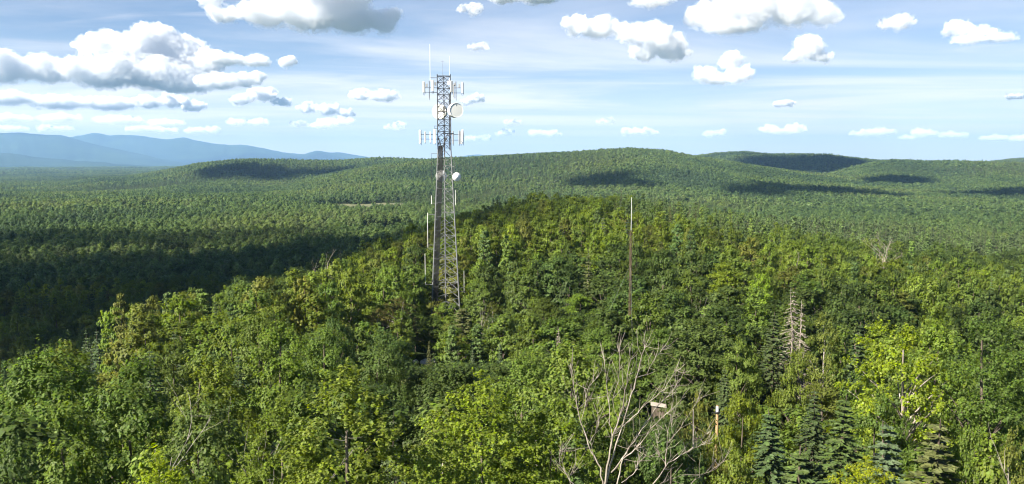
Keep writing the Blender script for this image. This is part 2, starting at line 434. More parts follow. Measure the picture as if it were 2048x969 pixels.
# the same, read off the hillsides: column, row, half-width in pixels, half-depth in metres
SHADE_ON_HILLS = [
    ([(1130, 373, 42, 60), (1195, 367, 46, 80)], 'small cloud overhead shading the middle hill slope'),
    ([(1480, 388, 46, 70), (1570, 382, 66, 80), (1665, 388, 70, 60)], 'long cloud overhead shading the foot of the right hills'),
    ([(1540, 336, 56, 150), (1620, 336, 56, 190), (1690, 330, 36, 140)], 'cloud overhead shading the back right hill'),
    ([(1775, 366, 52, 50)], 'small cloud overhead shading the right hill flank'),
    ([(1960, 393, 50, 40), (2060, 390, 60, 45)], 'cloud overhead shading the flat wood at right'),
    ([(430, 347, 56, 110), (530, 350, 56, 110), (630, 346, 44, 70)], 'cloud overhead shading the left hill'),
    ([(215, 357, 46, 90)], 'small cloud overhead shading the low left knoll'),
]
_dd = np.geomspace(420, 6000, 500)
for ells, label in SHADE_ON_HILLS:
    l = []
    for (u, v, hw, hd) in ells:
        a = az_of(u); x, y = _dd * math.sin(a), _dd * math.cos(a); vv = project(x, y, ground(x, y) + 8)[1]
        k = int(np.argmax(vv <= v)) if (vv <= v).any() else int(np.argmin(vv)); l.append((u, float(_dd[k]), hw * _dd[k] / F, hd * 1.8))
    SHADE.append((l, label))


def build_clouds():
    mats = {}
    obs, ms = [], []
    rnd = random.Random(5)

    def mat_for(size, f, ragged=False):
        key = (round(math.log2(size) * 2), f, ragged)
        if key not in mats: mats[key] = cloud_material(f / (2 ** (key[0] / 2)), 2 ** (key[0] / 2), ragged)
        return mats[key]
    def shells(P, loc, rz, sz, dens, label, px, rough=1.0):
        # dense body inside a torn thin veil: the vapour thickens inward
        o = cloud_mesh('cumulus_cloud', P, px, .92, 1.1 * rough, 100); o.location = loc; o.rotation_euler = (0, 0, rz); tag(o, label, 'cloud', 'cumulus clouds')
        obs.append(o); ms.append(mat_for(sz, round(dens * 3.8, 2)))
        v = cloud_mesh('veil', P, px, 1.20, 1.6 * rough, 70); v.parent = o; obs.append(v); ms.append(mat_for(sz, round(dens * 2.6, 2), True))
    for vb, dens, puffs, label in CLOUDS:
        if vb > VH - 34: D = (BASE - EYE) * F / 34.0 * 1.0
        else: D = (BASE - EYE) * F / (VH - vb)
        D = min(D, 52000.0)
        px = D / F
        uc = sum(p[0] for p in puffs) / len(puffs)
        org = at(uc, vb, D / math.cos(az_of(uc)))
        ax = Vector((math.cos(az_of(uc)), -math.sin(az_of(uc)), 0)); ay = Vector((math.sin(az_of(uc)), math.cos(az_of(uc)), 0))
        P = []
        for (u, v, hw, hh) in puffs:
            x = (u - uc) * px; z = (vb - v) * px; rx = hw * px; rz = hh * px
            y0 = rnd.uniform(-.3, .3) * rx
            P.append((x, y0, z, rx * .74, rx * .66, rz * .74))
            for k in range(9):    # billows on the upper shoulder, and smaller ones on those
                a = rnd.uniform(-0.35, 3.5); e = rnd.uniform(-1, .6); s = rnd.uniform(.24, .46)
                bx, by, bz = x + math.cos(a) * rx * .72, y0 + e * rx * .62, z + math.sin(a) * rz * .66
                P.append((bx, by, bz, rz * s * 1.3, rz * s * 1.2, rz * s))
                for m in range(4):
                    a2 = rnd.uniform(-0.5, 3.6); e2 = rnd.uniform(-1, .8); s2 = s * rnd.uniform(.3, .55)
                    P.append((bx + math.cos(a2) * rz * s, by + e2 * rz * s, bz + math.sin(a2) * rz * s * .85, rz * s2 * 1.15, rz * s2, rz * s2))
        P = [(a, b, max(c, f * .55), d, e, f) for a, b, c, d, e, f in P]     # a level base
        sz = max(p[3] * px for p in puffs)
        if vb > 240: dens *= .5
        shells(P, org, -az_of(uc), sz, dens, label, px)
    for ells, label in SHADE:
        alt = BASE + 60
        cs = []
        for (u, d, hw, hd) in ells:
            a = az_of(u); x, y = d * math.sin(a), d * math.cos(a); z = gz(x, y) + 8
            k = (alt - z) / SD.z
            cs.append((x + SD.x * k, y + SD.y * k, hw, hd))
        cx = sum(c[0] for c in cs) / len(cs); cyy = sum(c[1] for c in cs) / len(cs)
        P = []
        for (x, y, hw, hd) in cs:
            P.append((x - cx, y - cyy, 40, hw, hd, min(hw, hd) * .6))
            for k in range(4):
                P.append((x - cx + rnd.uniform(-.7, .7) * hw, y - cyy + rnd.uniform(-.7, .7) * hd, 60, hw * .4, hd * .4, min(hw, hd) * .5))
        shells(P, (cx, cyy, alt), 0.0, 110, 0.5 if 'left valley' in label else 1.3, label, 7.0, .75)
    finish_clouds(obs, ms)


build_clouds()
print('clouds', time.time() - T0)

# ------------------------------------------------------------------ foliage and bark materials
def leaf_material(name, instancer, translucent=0.48, gloss=0.42):
    m, N, L, P = material(name)
    if instancer:
        ci = N.new('ShaderNodeAttribute'); ci.attribute_type = 'INSTANCER'; ci.attribute_name = 'tint'; col = ci.outputs['Color']
    else:
        oi = N.new('ShaderNodeObjectInfo'); col = oi.outputs['Color']
    ge = N.new('ShaderNodeNewGeometry')
    hs = N.new('ShaderNodeHueSaturation'); L.new(col, hs.inputs['Color'])
    for sock, lo, hi, mul in (('Hue', 0.488, 0.515, 1.0), ('Value', 0.70, 1.36, 7.31), ('Saturation', 0.85, 1.12, 3.77)):
        w = N.new('ShaderNodeMath'); w.operation = 'MULTIPLY'; w.inputs[1].default_value = mul; L.new(ge.outputs['Random Per Island'], w.inputs[0])
        f = N.new('ShaderNodeMath'); f.operation = 'FRACT'; L.new(w.outputs[0], f.inputs[0])
        mr = N.new('ShaderNodeMapRange'); mr.inputs['To Min'].default_value = lo; mr.inputs['To Max'].default_value = hi
        L.new(f.outputs[0], mr.inputs['Value']); L.new(mr.outputs[0], hs.inputs[sock])
    L.new(hs.outputs[0], P.inputs['Base Color']); P.inputs['Roughness'].default_value = gloss + 0.12; P.inputs['Specular IOR Level'].default_value = 0.18
    tr = N.new('ShaderNodeBsdfTranslucent')
    g = N.new('ShaderNodeHueSaturation'); g.inputs['Hue'].default_value = 0.485; g.inputs['Value'].default_value = 1.5; g.inputs['Saturation'].default_value = 1.1
    L.new(hs.outputs[0], g.inputs['Color']); L.new(g.outputs[0], tr.inputs['Color'])
    mx = N.new('ShaderNodeMixShader'); mx.inputs[0].default_value = translucent
    L.new(P.outputs[0], mx.inputs[1]); L.new(tr.outputs[0], mx.inputs[2]); L.new(mx.outputs[0], N['Material Output'].inputs['Surface'])
    return m


def bark_material(name, a, b, scale=6.0):
    m, N, L, P = material(name)
    tc = N.new('ShaderNodeTexCoord'); mp = N.new('ShaderNodeMapping'); mp.inputs['Scale'].default_value = (scale, scale, scale * 0.25)
    L.new(tc.outputs['Object'], mp.inputs['Vector'])
    nz = N.new('ShaderNodeTexNoise'); nz.inputs['Scale'].default_value = 1.0; nz.inputs['Detail'].default_value = 8; L.new(mp.outputs[0], nz.inputs['Vector'])
    cr = N.new('ShaderNodeValToRGB'); e = cr.color_ramp.elements; e[0].position = 0.38; e[0].color = (*a, 1); e[1].position = 0.66; e[1].color = (*b, 1)
    L.new(nz.outputs['Fac'], cr.inputs['Fac']); L.new(cr.outputs['Color'], P.inputs['Base Color']); P.inputs['Roughness'].default_value = 0.9
    bp = N.new('ShaderNodeBump'); bp.inputs['Strength'].default_value = 0.5; bp.inputs['Distance'].default_value = 0.02
    L.new(nz.outputs['Fac'], bp.inputs['Height']); L.new(bp.outputs['Normal'], P.inputs['Normal'])
    return m


LEAF = leaf_material('leaves', False); LEAF_I = leaf_material('leaves_of_the_wood', True)
NEEDLE = leaf_material('needles', False, 0.12, 0.5); NEEDLE_I = leaf_material('needles_of_the_wood', True, 0.12, 0.5)
BARK = bark_material('bark_brown', (0.045, 0.033, 0.024), (0.13, 0.105, 0.08))
BARK_PALE = bark_material('bark_pale', (0.13, 0.115, 0.10), (0.36, 0.33, 0.29), 5)
BARK_DEAD = bark_material('bark_weathered', (0.12, 0.10, 0.082), (0.34, 0.30, 0.25), 9)


# ------------------------------------------------------------------ tree builders (numpy)
class Tubes:
    def __init__(s): s.V = []; s.F = []; s.n = 0

    def add(s, pts, rad, sides=5):
        pts = np.asarray(pts, float); k = len(pts)
        t = np.gradient(pts, axis=0); t /= np.maximum(np.linalg.norm(t, axis=1, keepdims=True), 1e-9)
        ref = np.where(np.abs(t[:, 2:3]) > 0.9, np.array([[1.0, 0, 0]]), np.array([[0, 0, 1.0]]))
        a = np.cross(t, ref); a /= np.maximum(np.linalg.norm(a, axis=1, keepdims=True), 1e-9); b = np.cross(t, a)
        for i in range(1, k):     # keep the frame from flipping
            if (a[i] * a[i - 1]).sum() < 0: a[i] *= -1; b[i] *= -1
        an = np.arange(sides) * 2 * math.pi / sides
        ring = pts[:, None] + np.asarray(rad, float)[:, None, None] * (a[:, None] * np.cos(an)[None, :, None] + b[:, None] * np.sin(an)[None, :, None])
        s.V.append(ring.reshape(-1, 3))
        i = np.arange(k - 1)[:, None] * sides; j = np.arange(sides)[None]; j2 = (j + 1) % sides
        s.F.append((np.stack([i + j, i + j2, i + sides + j2, i + sides + j], -1).reshape(-1, 4)) + s.n)
        s.n += k * sides

    def mesh(s, name, mat): return np_mesh(name, np.concatenate(s.V), np.concatenate(s.F), mat, True)


def leaf_faces(C, Nn, L, Wd, rs, up=None):
    """one lozenge leaf per centre"""
    n = len(C); Nn = Nn / np.maximum(np.linalg.norm(Nn, axis=1, keepdims=True), 1e-9)
    r = rs.normal(size=(n, 3)) if up is None else up
    t = np.cross(Nn, r); t /= np.maximum(np.linalg.norm(t, axis=1, keepdims=True), 1e-9); b = np.cross(Nn, t)
    L = np.asarray(L).reshape(-1, 1) * np.ones((n, 1)); Wd = np.asarray(Wd).reshape(-1, 1) * np.ones((n, 1))
    k = rs.uniform(-.25, .25, (n, 1))
    V = np.stack([C - t * L * .5, C + b * Wd * .5 + t * k * L, C + t * L * .5, C - b * Wd * .5 + t * k * L], 1).reshape(-1, 3)
    return V, np.arange(4 * n).reshape(n, 4)


def crown_profile(t, style):
    """crown radius (0..1) along its height t (0 bottom .. 1 top)"""
    if style == 'round': return np.sqrt(np.clip(1 - (2 * t - 0.86) ** 2 / 1.30, 0.03, 1))
    if style == 'tall': return np.clip(np.sin(np.clip(t * 0.94 + 0.10, 0, 1) * math.pi) ** 0.62, 0.08, 1)
    return np.clip((1 - t) ** 0.55 * (0.45 + 0.9 * t), 0.07, 1)      # 'spread'


def broadleaf(seed, H, Rc, t0, n_leaf, leaf, clumps, style='round', flat=0.62, rc=(0.75, 1.25), limbs=14, bark=None, coh=0.0, sprig=0):
    """height, crown radius, crown start (share of H). returns trunk mesh, crown mesh"""
    rs = np.random.RandomState(seed)
    tb = Tubes(); bend = rs.normal(0, 0.018 * H, (2,)); nT = 9
    tz = np.linspace(0, 0.90, nT); tp = np.stack([bend[0] * np.sin(tz * 3.0) + rs.normal(0, .012 * H, nT) * tz, bend[1] * np.sin(tz * 2.6) + rs.normal(0, .012 * H, nT) * tz, tz * H], 1)
    r0 = 0.017 * H
    tb.add(tp, r0 * (1 - tz) ** 0.8 + 0.012, 7)
    cz = []; tries = 0; pts = []
    lop = rs.uniform(0, 6.28); lopa = rs.uniform(0.05, 0.22)
    while len(pts) < clumps and tries < 6000:
        tries += 1
        t = rs.beta(1.35, 1.1); a = rs.uniform(0, 6.283); q = rs.uniform(0.25, 1) ** 0.55
        lob = 1 + lopa * math.cos(a - lop) + 0.16 * math.cos(3 * a + seed + 4 * t)
        rr = Rc * float(crown_profile(t, style)) * q * lob * 0.86
        p = np.array([rr * math.cos(a), rr * math.sin(a), H * (t0 + (0.97 - t0) * t)])
        md = 0.80 * (rc[0] + rc[1]) / 2 * (1.0 if tries < 3000 else 0.6)
        if all(((p - o) ** 2).sum() > md * md for o in pts): pts.append(p)
    pts = np.array(pts)
    order = np.argsort(-np.hypot(pts[:, 0], pts[:, 1]) - 0.2 * rs.uniform(size=len(pts)))
    for i in order[:limbs]:
        p = pts[i]; zb = max(p[2] - 0.55 * math.hypot(p[0], p[1]) - 0.06 * H, t0 * H * 0.7); zb = min(zb, 0.85 * H)
        base = np.array([np.interp(zb, tp[:, 2], tp[:, 0]), np.interp(zb, tp[:, 2], tp[:, 1]), zb])
        s = np.linspace(0, 1, 6)[:, None]; mid = (base + p) / 2 + np.array([0, 0, 0.10 * np.linalg.norm(p - base)]) + rs.normal(0, .05 * H * .3, 3)
        path = (1 - s) ** 2 * base + 2 * s * (1 - s) * mid + s * s * p
        rb = np.interp(zb, tp[:, 2], r0 * (1 - tz) ** 0.8) * 0.55
        tb.add(path, rb * (1 - s[:, 0]) ** 0.9 + 0.008, 4)
    rcl = rs.uniform(rc[0], rc[1], len(pts)); wgt = rcl ** 2; wgt /= wgt.sum()
    ci = rs.choice(len(pts), n_leaf, p=wgt)
    if sprig:
        ns = n_leaf // sprig; sci = rs.choice(len(pts), ns, p=wgt)
        sd = rs.normal(size=(ns, 3)); sd /= np.linalg.norm(sd, axis=1, keepdims=True); sd[:, 2] = np.where(sd[:, 2] < -.2, -sd[:, 2] * .6, sd[:, 2])
        so = pts[sci].copy(); so[:, 2] = (so[:, 2] - H * (t0 + .3 * (1 - t0))) * .6; so /= np.maximum(np.linalg.norm(so, axis=1, keepdims=True), 1e-6)
        st = pts[sci] + sd * (rcl[sci] * rs.uniform(.1, .75, ns))[:, None] * [1, 1, flat]
        dr = sd * .8 + so * .7 + [0, 0, .35] + rs.normal(0, .25, (ns, 3)); dr /= np.linalg.norm(dr, axis=1, keepdims=True)
        Ls = rcl[sci] * rs.uniform(.25, .6, ns) * np.where(rs.uniform(size=ns) < .12, 1.6, 1.0)
        k = rs.randint(0, ns, n_leaf); q = rs.uniform(0, 1, n_leaf)
        C = st[k] + dr[k] * (Ls[k] * q)[:, None] + rs.normal(0, 1, (n_leaf, 3)) * (Ls[k] * .17 * (1.15 - q))[:, None]
        C[:, 2] -= .12 * Ls[k] * q * q
        d = dr[k] * .5 + sd[k] * .5; ci = sci[k]; out = so[k]
    else:
        d = rs.normal(size=(n_leaf, 3)); d /= np.linalg.norm(d, axis=1, keepdims=True)
        d[:, 2] = np.where(d[:, 2] < -0.15, d[:, 2] * rs.choice([1, -1], n_leaf, p=[.4, .6]), d[:, 2])
        lump = 1 + 0.28 * np.sin(5 * d[:, 0] + ci) * np.sin(5 * d[:, 1] + 1.7 * ci) + 0.12 * np.sin(11 * d[:, 2] + ci)
        off = d * (rcl[ci] * lump * rs.uniform(0.3, 1.0, n_leaf) ** 0.5)[:, None]; off[:, 2] *= flat
        out = pts[ci].copy(); out[:, 2] = 0; out /= np.maximum(np.linalg.norm(out, axis=1, keepdims=True), 1e-6)
        off[:, 2] -= 0.22 * (off * out).sum(1)            # sprays droop outward
        C = pts[ci] + off
    cc = C - np.array([0, 0, H * (t0 + .35 * (1 - t0))]); cc[:, 2] *= .7; cc /= np.maximum(np.linalg.norm(cc, axis=1, keepdims=True), 1e-6)
    Nn = d * (0.55 + .35 * coh) + np.array([0, 0, 0.75 - .5 * coh]) + rs.normal(0, 0.42 - .22 * coh, (n_leaf, 3)) + out * 0.25 * (1 - coh) + cc * coh
    sz = leaf * rs.uniform(0.65, 1.25, n_leaf)
    V, Fc = leaf_faces(C, Nn, sz * 1.15, sz * 0.85, rs)
    return tb.mesh('trunk', bark or BARK), (V, Fc)


def conifer(seed, H, Rc, whorls, per, twigs, needle=0.5, gap=0.06, droop=0.28, dead=False):
    rs = np.random.RandomState(seed); tb = Tubes()
    z = np.linspace(0, 1, 8); tb.add(np.stack([rs.normal(0, .01 * H, 8) * z, rs.normal(0, .01 * H, 8) * z, z * H], 1), 0.013 * H * (1 - z) ** 0.9 + 0.01, 6)
    Cs, Ns, Ls, Ws, Us = [], [], [], [], []
    for w in range(whorls):
        t = gap + (1 - gap) * (w + rs.uniform(-.3, .3)) / whorls; t = min(max(t, 0.02), 0.985)
        Rw = Rc * (1 - t) ** 0.82 * rs.uniform(0.78, 1.12) + 0.06
        nb = max(3, int(round(per * (0.6 + 0.5 * (1 - t))))); a0 = rs.uniform(0, 6.28)
        for b in range(nb):
            a = a0 + 6.283 * b / nb + rs.normal(0, .16); Rb = Rw * rs.uniform(.7, 1.12)
            ns = max(4, int(twigs * (0.35 + 0.65 * Rb / Rc)))
            s = rs.uniform(0.12, 1, ns) ** 0.8; s.sort()
            zz = t * H + Rb * (0.10 - droop * s + 0.22 * droop * s * s * 2)
            dirn = np.array([math.cos(a), math.sin(a), 0]); side = np.array([-math.sin(a), math.cos(a), 0])
            lat = rs.uniform(-1, 1, ns) * 0.30 * Rb * (1.05 - s)
            C = dirn * (Rb * s)[:, None] + side * lat[:, None]; C[:, 2] = zz - np.abs(lat) * 0.15
            Cs.append(C); ori = dirn[None] * 0.75 + side[None] * (np.sign(lat) * 0.75)[:, None]; ori[:, 2] = -0.15 + rs.normal(0, .12, ns)
            Us.append(ori); Ns.append(np.tile([0, 0, 1.0], (ns, 1)) + rs.normal(0, .42, (ns, 3)) + dirn * 0.25)
            Ls.append(needle * rs.uniform(.7, 1.25, ns) * (0.55 + 0.45 * Rb / Rc)); Ws.append(needle * 0.40 * rs.uniform(.7, 1.2, ns))
            if dead or b % 2 == 0:
                q = np.linspace(0, 1, 4); P = dirn * (Rb * q)[:, None]; P[:, 2] = t * H + Rb * (0.10 - droop * q)
                tb.add(P, (0.006 + 0.0016 * H * (1 - t)) * (1 - q) * (2 if dead else 1) + (0.010 if dead else 0.004), 3)
                if dead:
                    for _ in range(8):
                        q0 = rs.uniform(.3, .9); p0 = np.array([np.interp(q0, q, P[:, k]) for k in range(3)])
                        p1 = p0 + (side * rs.choice([-1, 1]) * 0.9 + dirn * .6 + np.array([0, 0, -.25])) * 0.26 * Rb
                        tb.add([p0, p1], [0.018, 0.010], 3)
    C = np.concatenate(Cs); Nn = np.concatenate(Ns); U = np.concatenate(Us)
    U = U / np.linalg.norm(U, axis=1, keepdims=True); Nn = Nn - (Nn * U).sum(1, keepdims=True) * U
    V, Fc = leaf_faces(C, Nn, np.concatenate(Ws), np.concatenate(Ls), rs, U)
    return tb.mesh('trunk', BARK if not dead else BARK_DEAD), (V, Fc)


def pine(seed, H, Rc, n_leaf, leaf):
    """white pine: separate upswept plates of needles"""
    rs = np.random.RandomState(seed); tb = Tubes(); z = np.linspace(0, 1, 8)
    tb.add(np.stack([rs.normal(0, .015 * H, 8) * z, rs.normal(0, .015 * H, 8) * z, z * H * .97], 1), 0.015 * H * (1 - z) ** 0.8 + 0.012, 6)
    pts = []; rc = []
    for t in np.linspace(0.32, 0.97, 11):
        nb = rs.randint(3, 6); a0 = rs.uniform(0, 6.28)
        for b in range(nb):
            a = a0 + 6.283 * b / nb + rs.normal(0, .3); Rb = Rc * (1.05 - t) ** 0.6 * rs.uniform(.5, 1.1)
            e = np.array([Rb * math.cos(a), Rb * math.sin(a), t * H + Rb * rs.uniform(.12, .35)])
            tb.add([[0, 0, t * H], e * [.5, .5, 0] + [0, 0, t * H + .05 * Rb], e], [0.012 + .004 * H * (1 - t), .02, .01], 4)
            for q in (0.55, 0.85, 1.0):
                pts.append([e[0] * q, e[1] * q, t * H + (e[2] - t * H) * q ** 1.5 + .1]); rc.append(rs.uniform(.35, .6) * (1.25 - .4 * t))
    pts = np.array(pts); rc = np.array(rc); ci = rs.choice(len(pts), n_leaf, p=rc ** 2 / (rc ** 2).sum())
    d = rs.normal(size=(n_leaf, 3)); d /= np.linalg.norm(d, axis=1, keepdims=True)
    off = d * (rc[ci] * rs.uniform(.3, 1, n_leaf) ** .5)[:, None]; off[:, 2] *= .38
    V, Fc = leaf_faces(pts[ci] + off, d * .5 + [0, 0, .7] + rs.normal(0, .4, (n_leaf, 3)), leaf * rs.uniform(.8, 1.4, n_leaf), leaf * .45 * rs.uniform(.7, 1.2, n_leaf), rs)
    return tb.mesh('trunk', BARK), (V, Fc)


def bare(seed, H, spread=0.5, depth=4, mat=None, first=0.3, r0=0.012, n0=7):
    """leafless tree: trunk and forking limbs"""
    rs = np.random.RandomState(seed); tb = Tubes()

    def grow(p, d, L, r, lev):
        n = 5; pts = [p]; dd = d.copy()
        for i in range(n):
            dd = dd + rs.normal(0, .13 if lev else .05, 3) + np.array([0, 0, .05]); dd /= np.linalg.norm(dd); pts.append(pts[-1] + dd * L / n)
        pts = np.array(pts); rad = r * (1 - np.linspace(0, .78, n + 1)) + .003
        tb.add(pts, rad, 6 if lev == 0 else 4)
        if lev >= depth: return
        k = n0 if lev == 0 else rs.randint(2, 5)
        for i in range(k):
            q = rs.uniform(first if lev == 0 else .2, 1.0); b = np.array([np.interp(q * n, range(n + 1), pts[:, c]) for c in range(3)])
            v = dd + rs.normal(0, spread, 3); v[2] += .12; v /= np.linalg.norm(v)
            grow(b, v, L * rs.uniform(.32, .55) * (1.2 - .4 * q), r * (1 - .7 * q) * .62, lev + 1)
    grow(np.zeros(3), np.array([0, 0, 1.0]), H, H * r0, 0)
    V = np.concatenate(tb.V); k = H / V[:, 2].max(); V[:, 2] *= k
    tb.V = [V]
    return tb.mesh('trunk', mat or BARK_DEAD)


# ------------------------------------------------------------------ prototypes: each is 10 m tall unless stated
PROTO = {}


def add_proto(key, trunk, crown, mat, H, Rc):
    me = np_mesh('crown', crown[0], crown[1], mat) if crown is not None else None
    PROTO[key] = (trunk, me, H, Rc, crown)


for i, (st, fl) in enumerate((('round', .62), ('tall', .5), ('spread', .45), ('round', .5), ('tall', .66))):
    add_proto('n%d' % i, *broadleaf(100 + i, 10, 3.3, .24, 32000, .135, 70, st, fl, (.55, 1.25), coh=.45, sprig=16), LEAF, 10, 3.3)
for i, (st, fl) in enumerate((('round', .66), ('tall', .55), ('spread', .5), ('round', .55), ('tall', .7), ('round', .8))):
    add_proto('m%d' % i, *broadleaf(200 + i, 10, 3.3, .20, 11000, .25, 44, st, fl, (.7, 1.45), coh=.85, sprig=12), LEAF, 10, 3.3)
add_proto('birch', *broadleaf(310, 10, 2.8, .18, 14000, .12, 80, 'tall', .8, (.4, .85), 24, BARK_PALE, 0, 14), LEAF, 10, 2.8)
add_proto('aspen', *broadleaf(320, 6.4, 1.75, .12, 22000, .07, 110, 'tall', .85, (.26, .52), 50, None, 0, 14), LEAF, 6.4, 1.75)
add_proto('maple', *broadleaf(330, 6.4, 2.2, .12, 26000, .078, 130, 'tall', .45, (.3, .62), 50, None, 0, 16), LEAF, 6.4, 2.2)
add_proto('bigmaple', *broadleaf(335, 14, 5.2, .2, 42000, .125, 170, 'spread', .38, (.6, 1.25), 40, None, .1, 16), LEAF, 14, 5.2)
add_proto('locust', *broadleaf(340, 10, 3.0, .45, 15000, .12, 80, 'round', .5, (.35, .85), 40, BARK_DEAD, 0, 14), LEAF, 10, 3.0)
for i, (Rc, dr) in enumerate(((2.1, .30), (1.7, .42), (2.4, .22))):
    add_proto('s%d' % i, *conifer(400 + i, 10, Rc, 40, 10, 30, .30, .05, dr), NEEDLE, 10, Rc)
for i, (Rc, dr) in enumerate(((2.0, .30), (1.6, .4))):
    add_proto('t%d' % i, *conifer(420 + i, 10, Rc, 28, 8, 14, .46, .05, dr), NEEDLE, 10, Rc)
add_proto('p0', *pine(430, 10, 2.9, 4200, .42), NEEDLE, 10, 2.9)
add_proto('p1', *pine(431, 10, 2.5, 4200, .42), NEEDLE, 10, 2.5)
print('protos', time.time() - T0)

# ------------------------------------------------------------------ where the trees stand
G = {'bright': (0.140, 0.192, 0.028), 'mid': (0.104, 0.152, 0.028), 'olive': (0.136, 0.158, 0.032), 'yellow': (0.25, 0.31, 0.020), 'dark': (0.074, 0.112, 0.028), 'citron': (0.21, 0.27, 0.026),
     'lime': (0.175, 0.235, 0.026), 'rust': (0.150, 0.142, 0.040), 'spruce': (0.056, 0.082, 0.030), 'blue': (0.076, 0.108, 0.052), 'khaki': (0.108, 0.118, 0.040), 'pinegreen': (0.074, 0.116, 0.032)}
WORD = {'bright': 'bright green', 'mid': 'mid green', 'olive': 'olive green', 'yellow': 'yellow', 'dark': 'dark green', 'lime': 'lime green', 'rust': 'brownish olive',
        'spruce': 'dark', 'blue': 'blue green', 'khaki': 'khaki', 'pinegreen': 'pine green'}
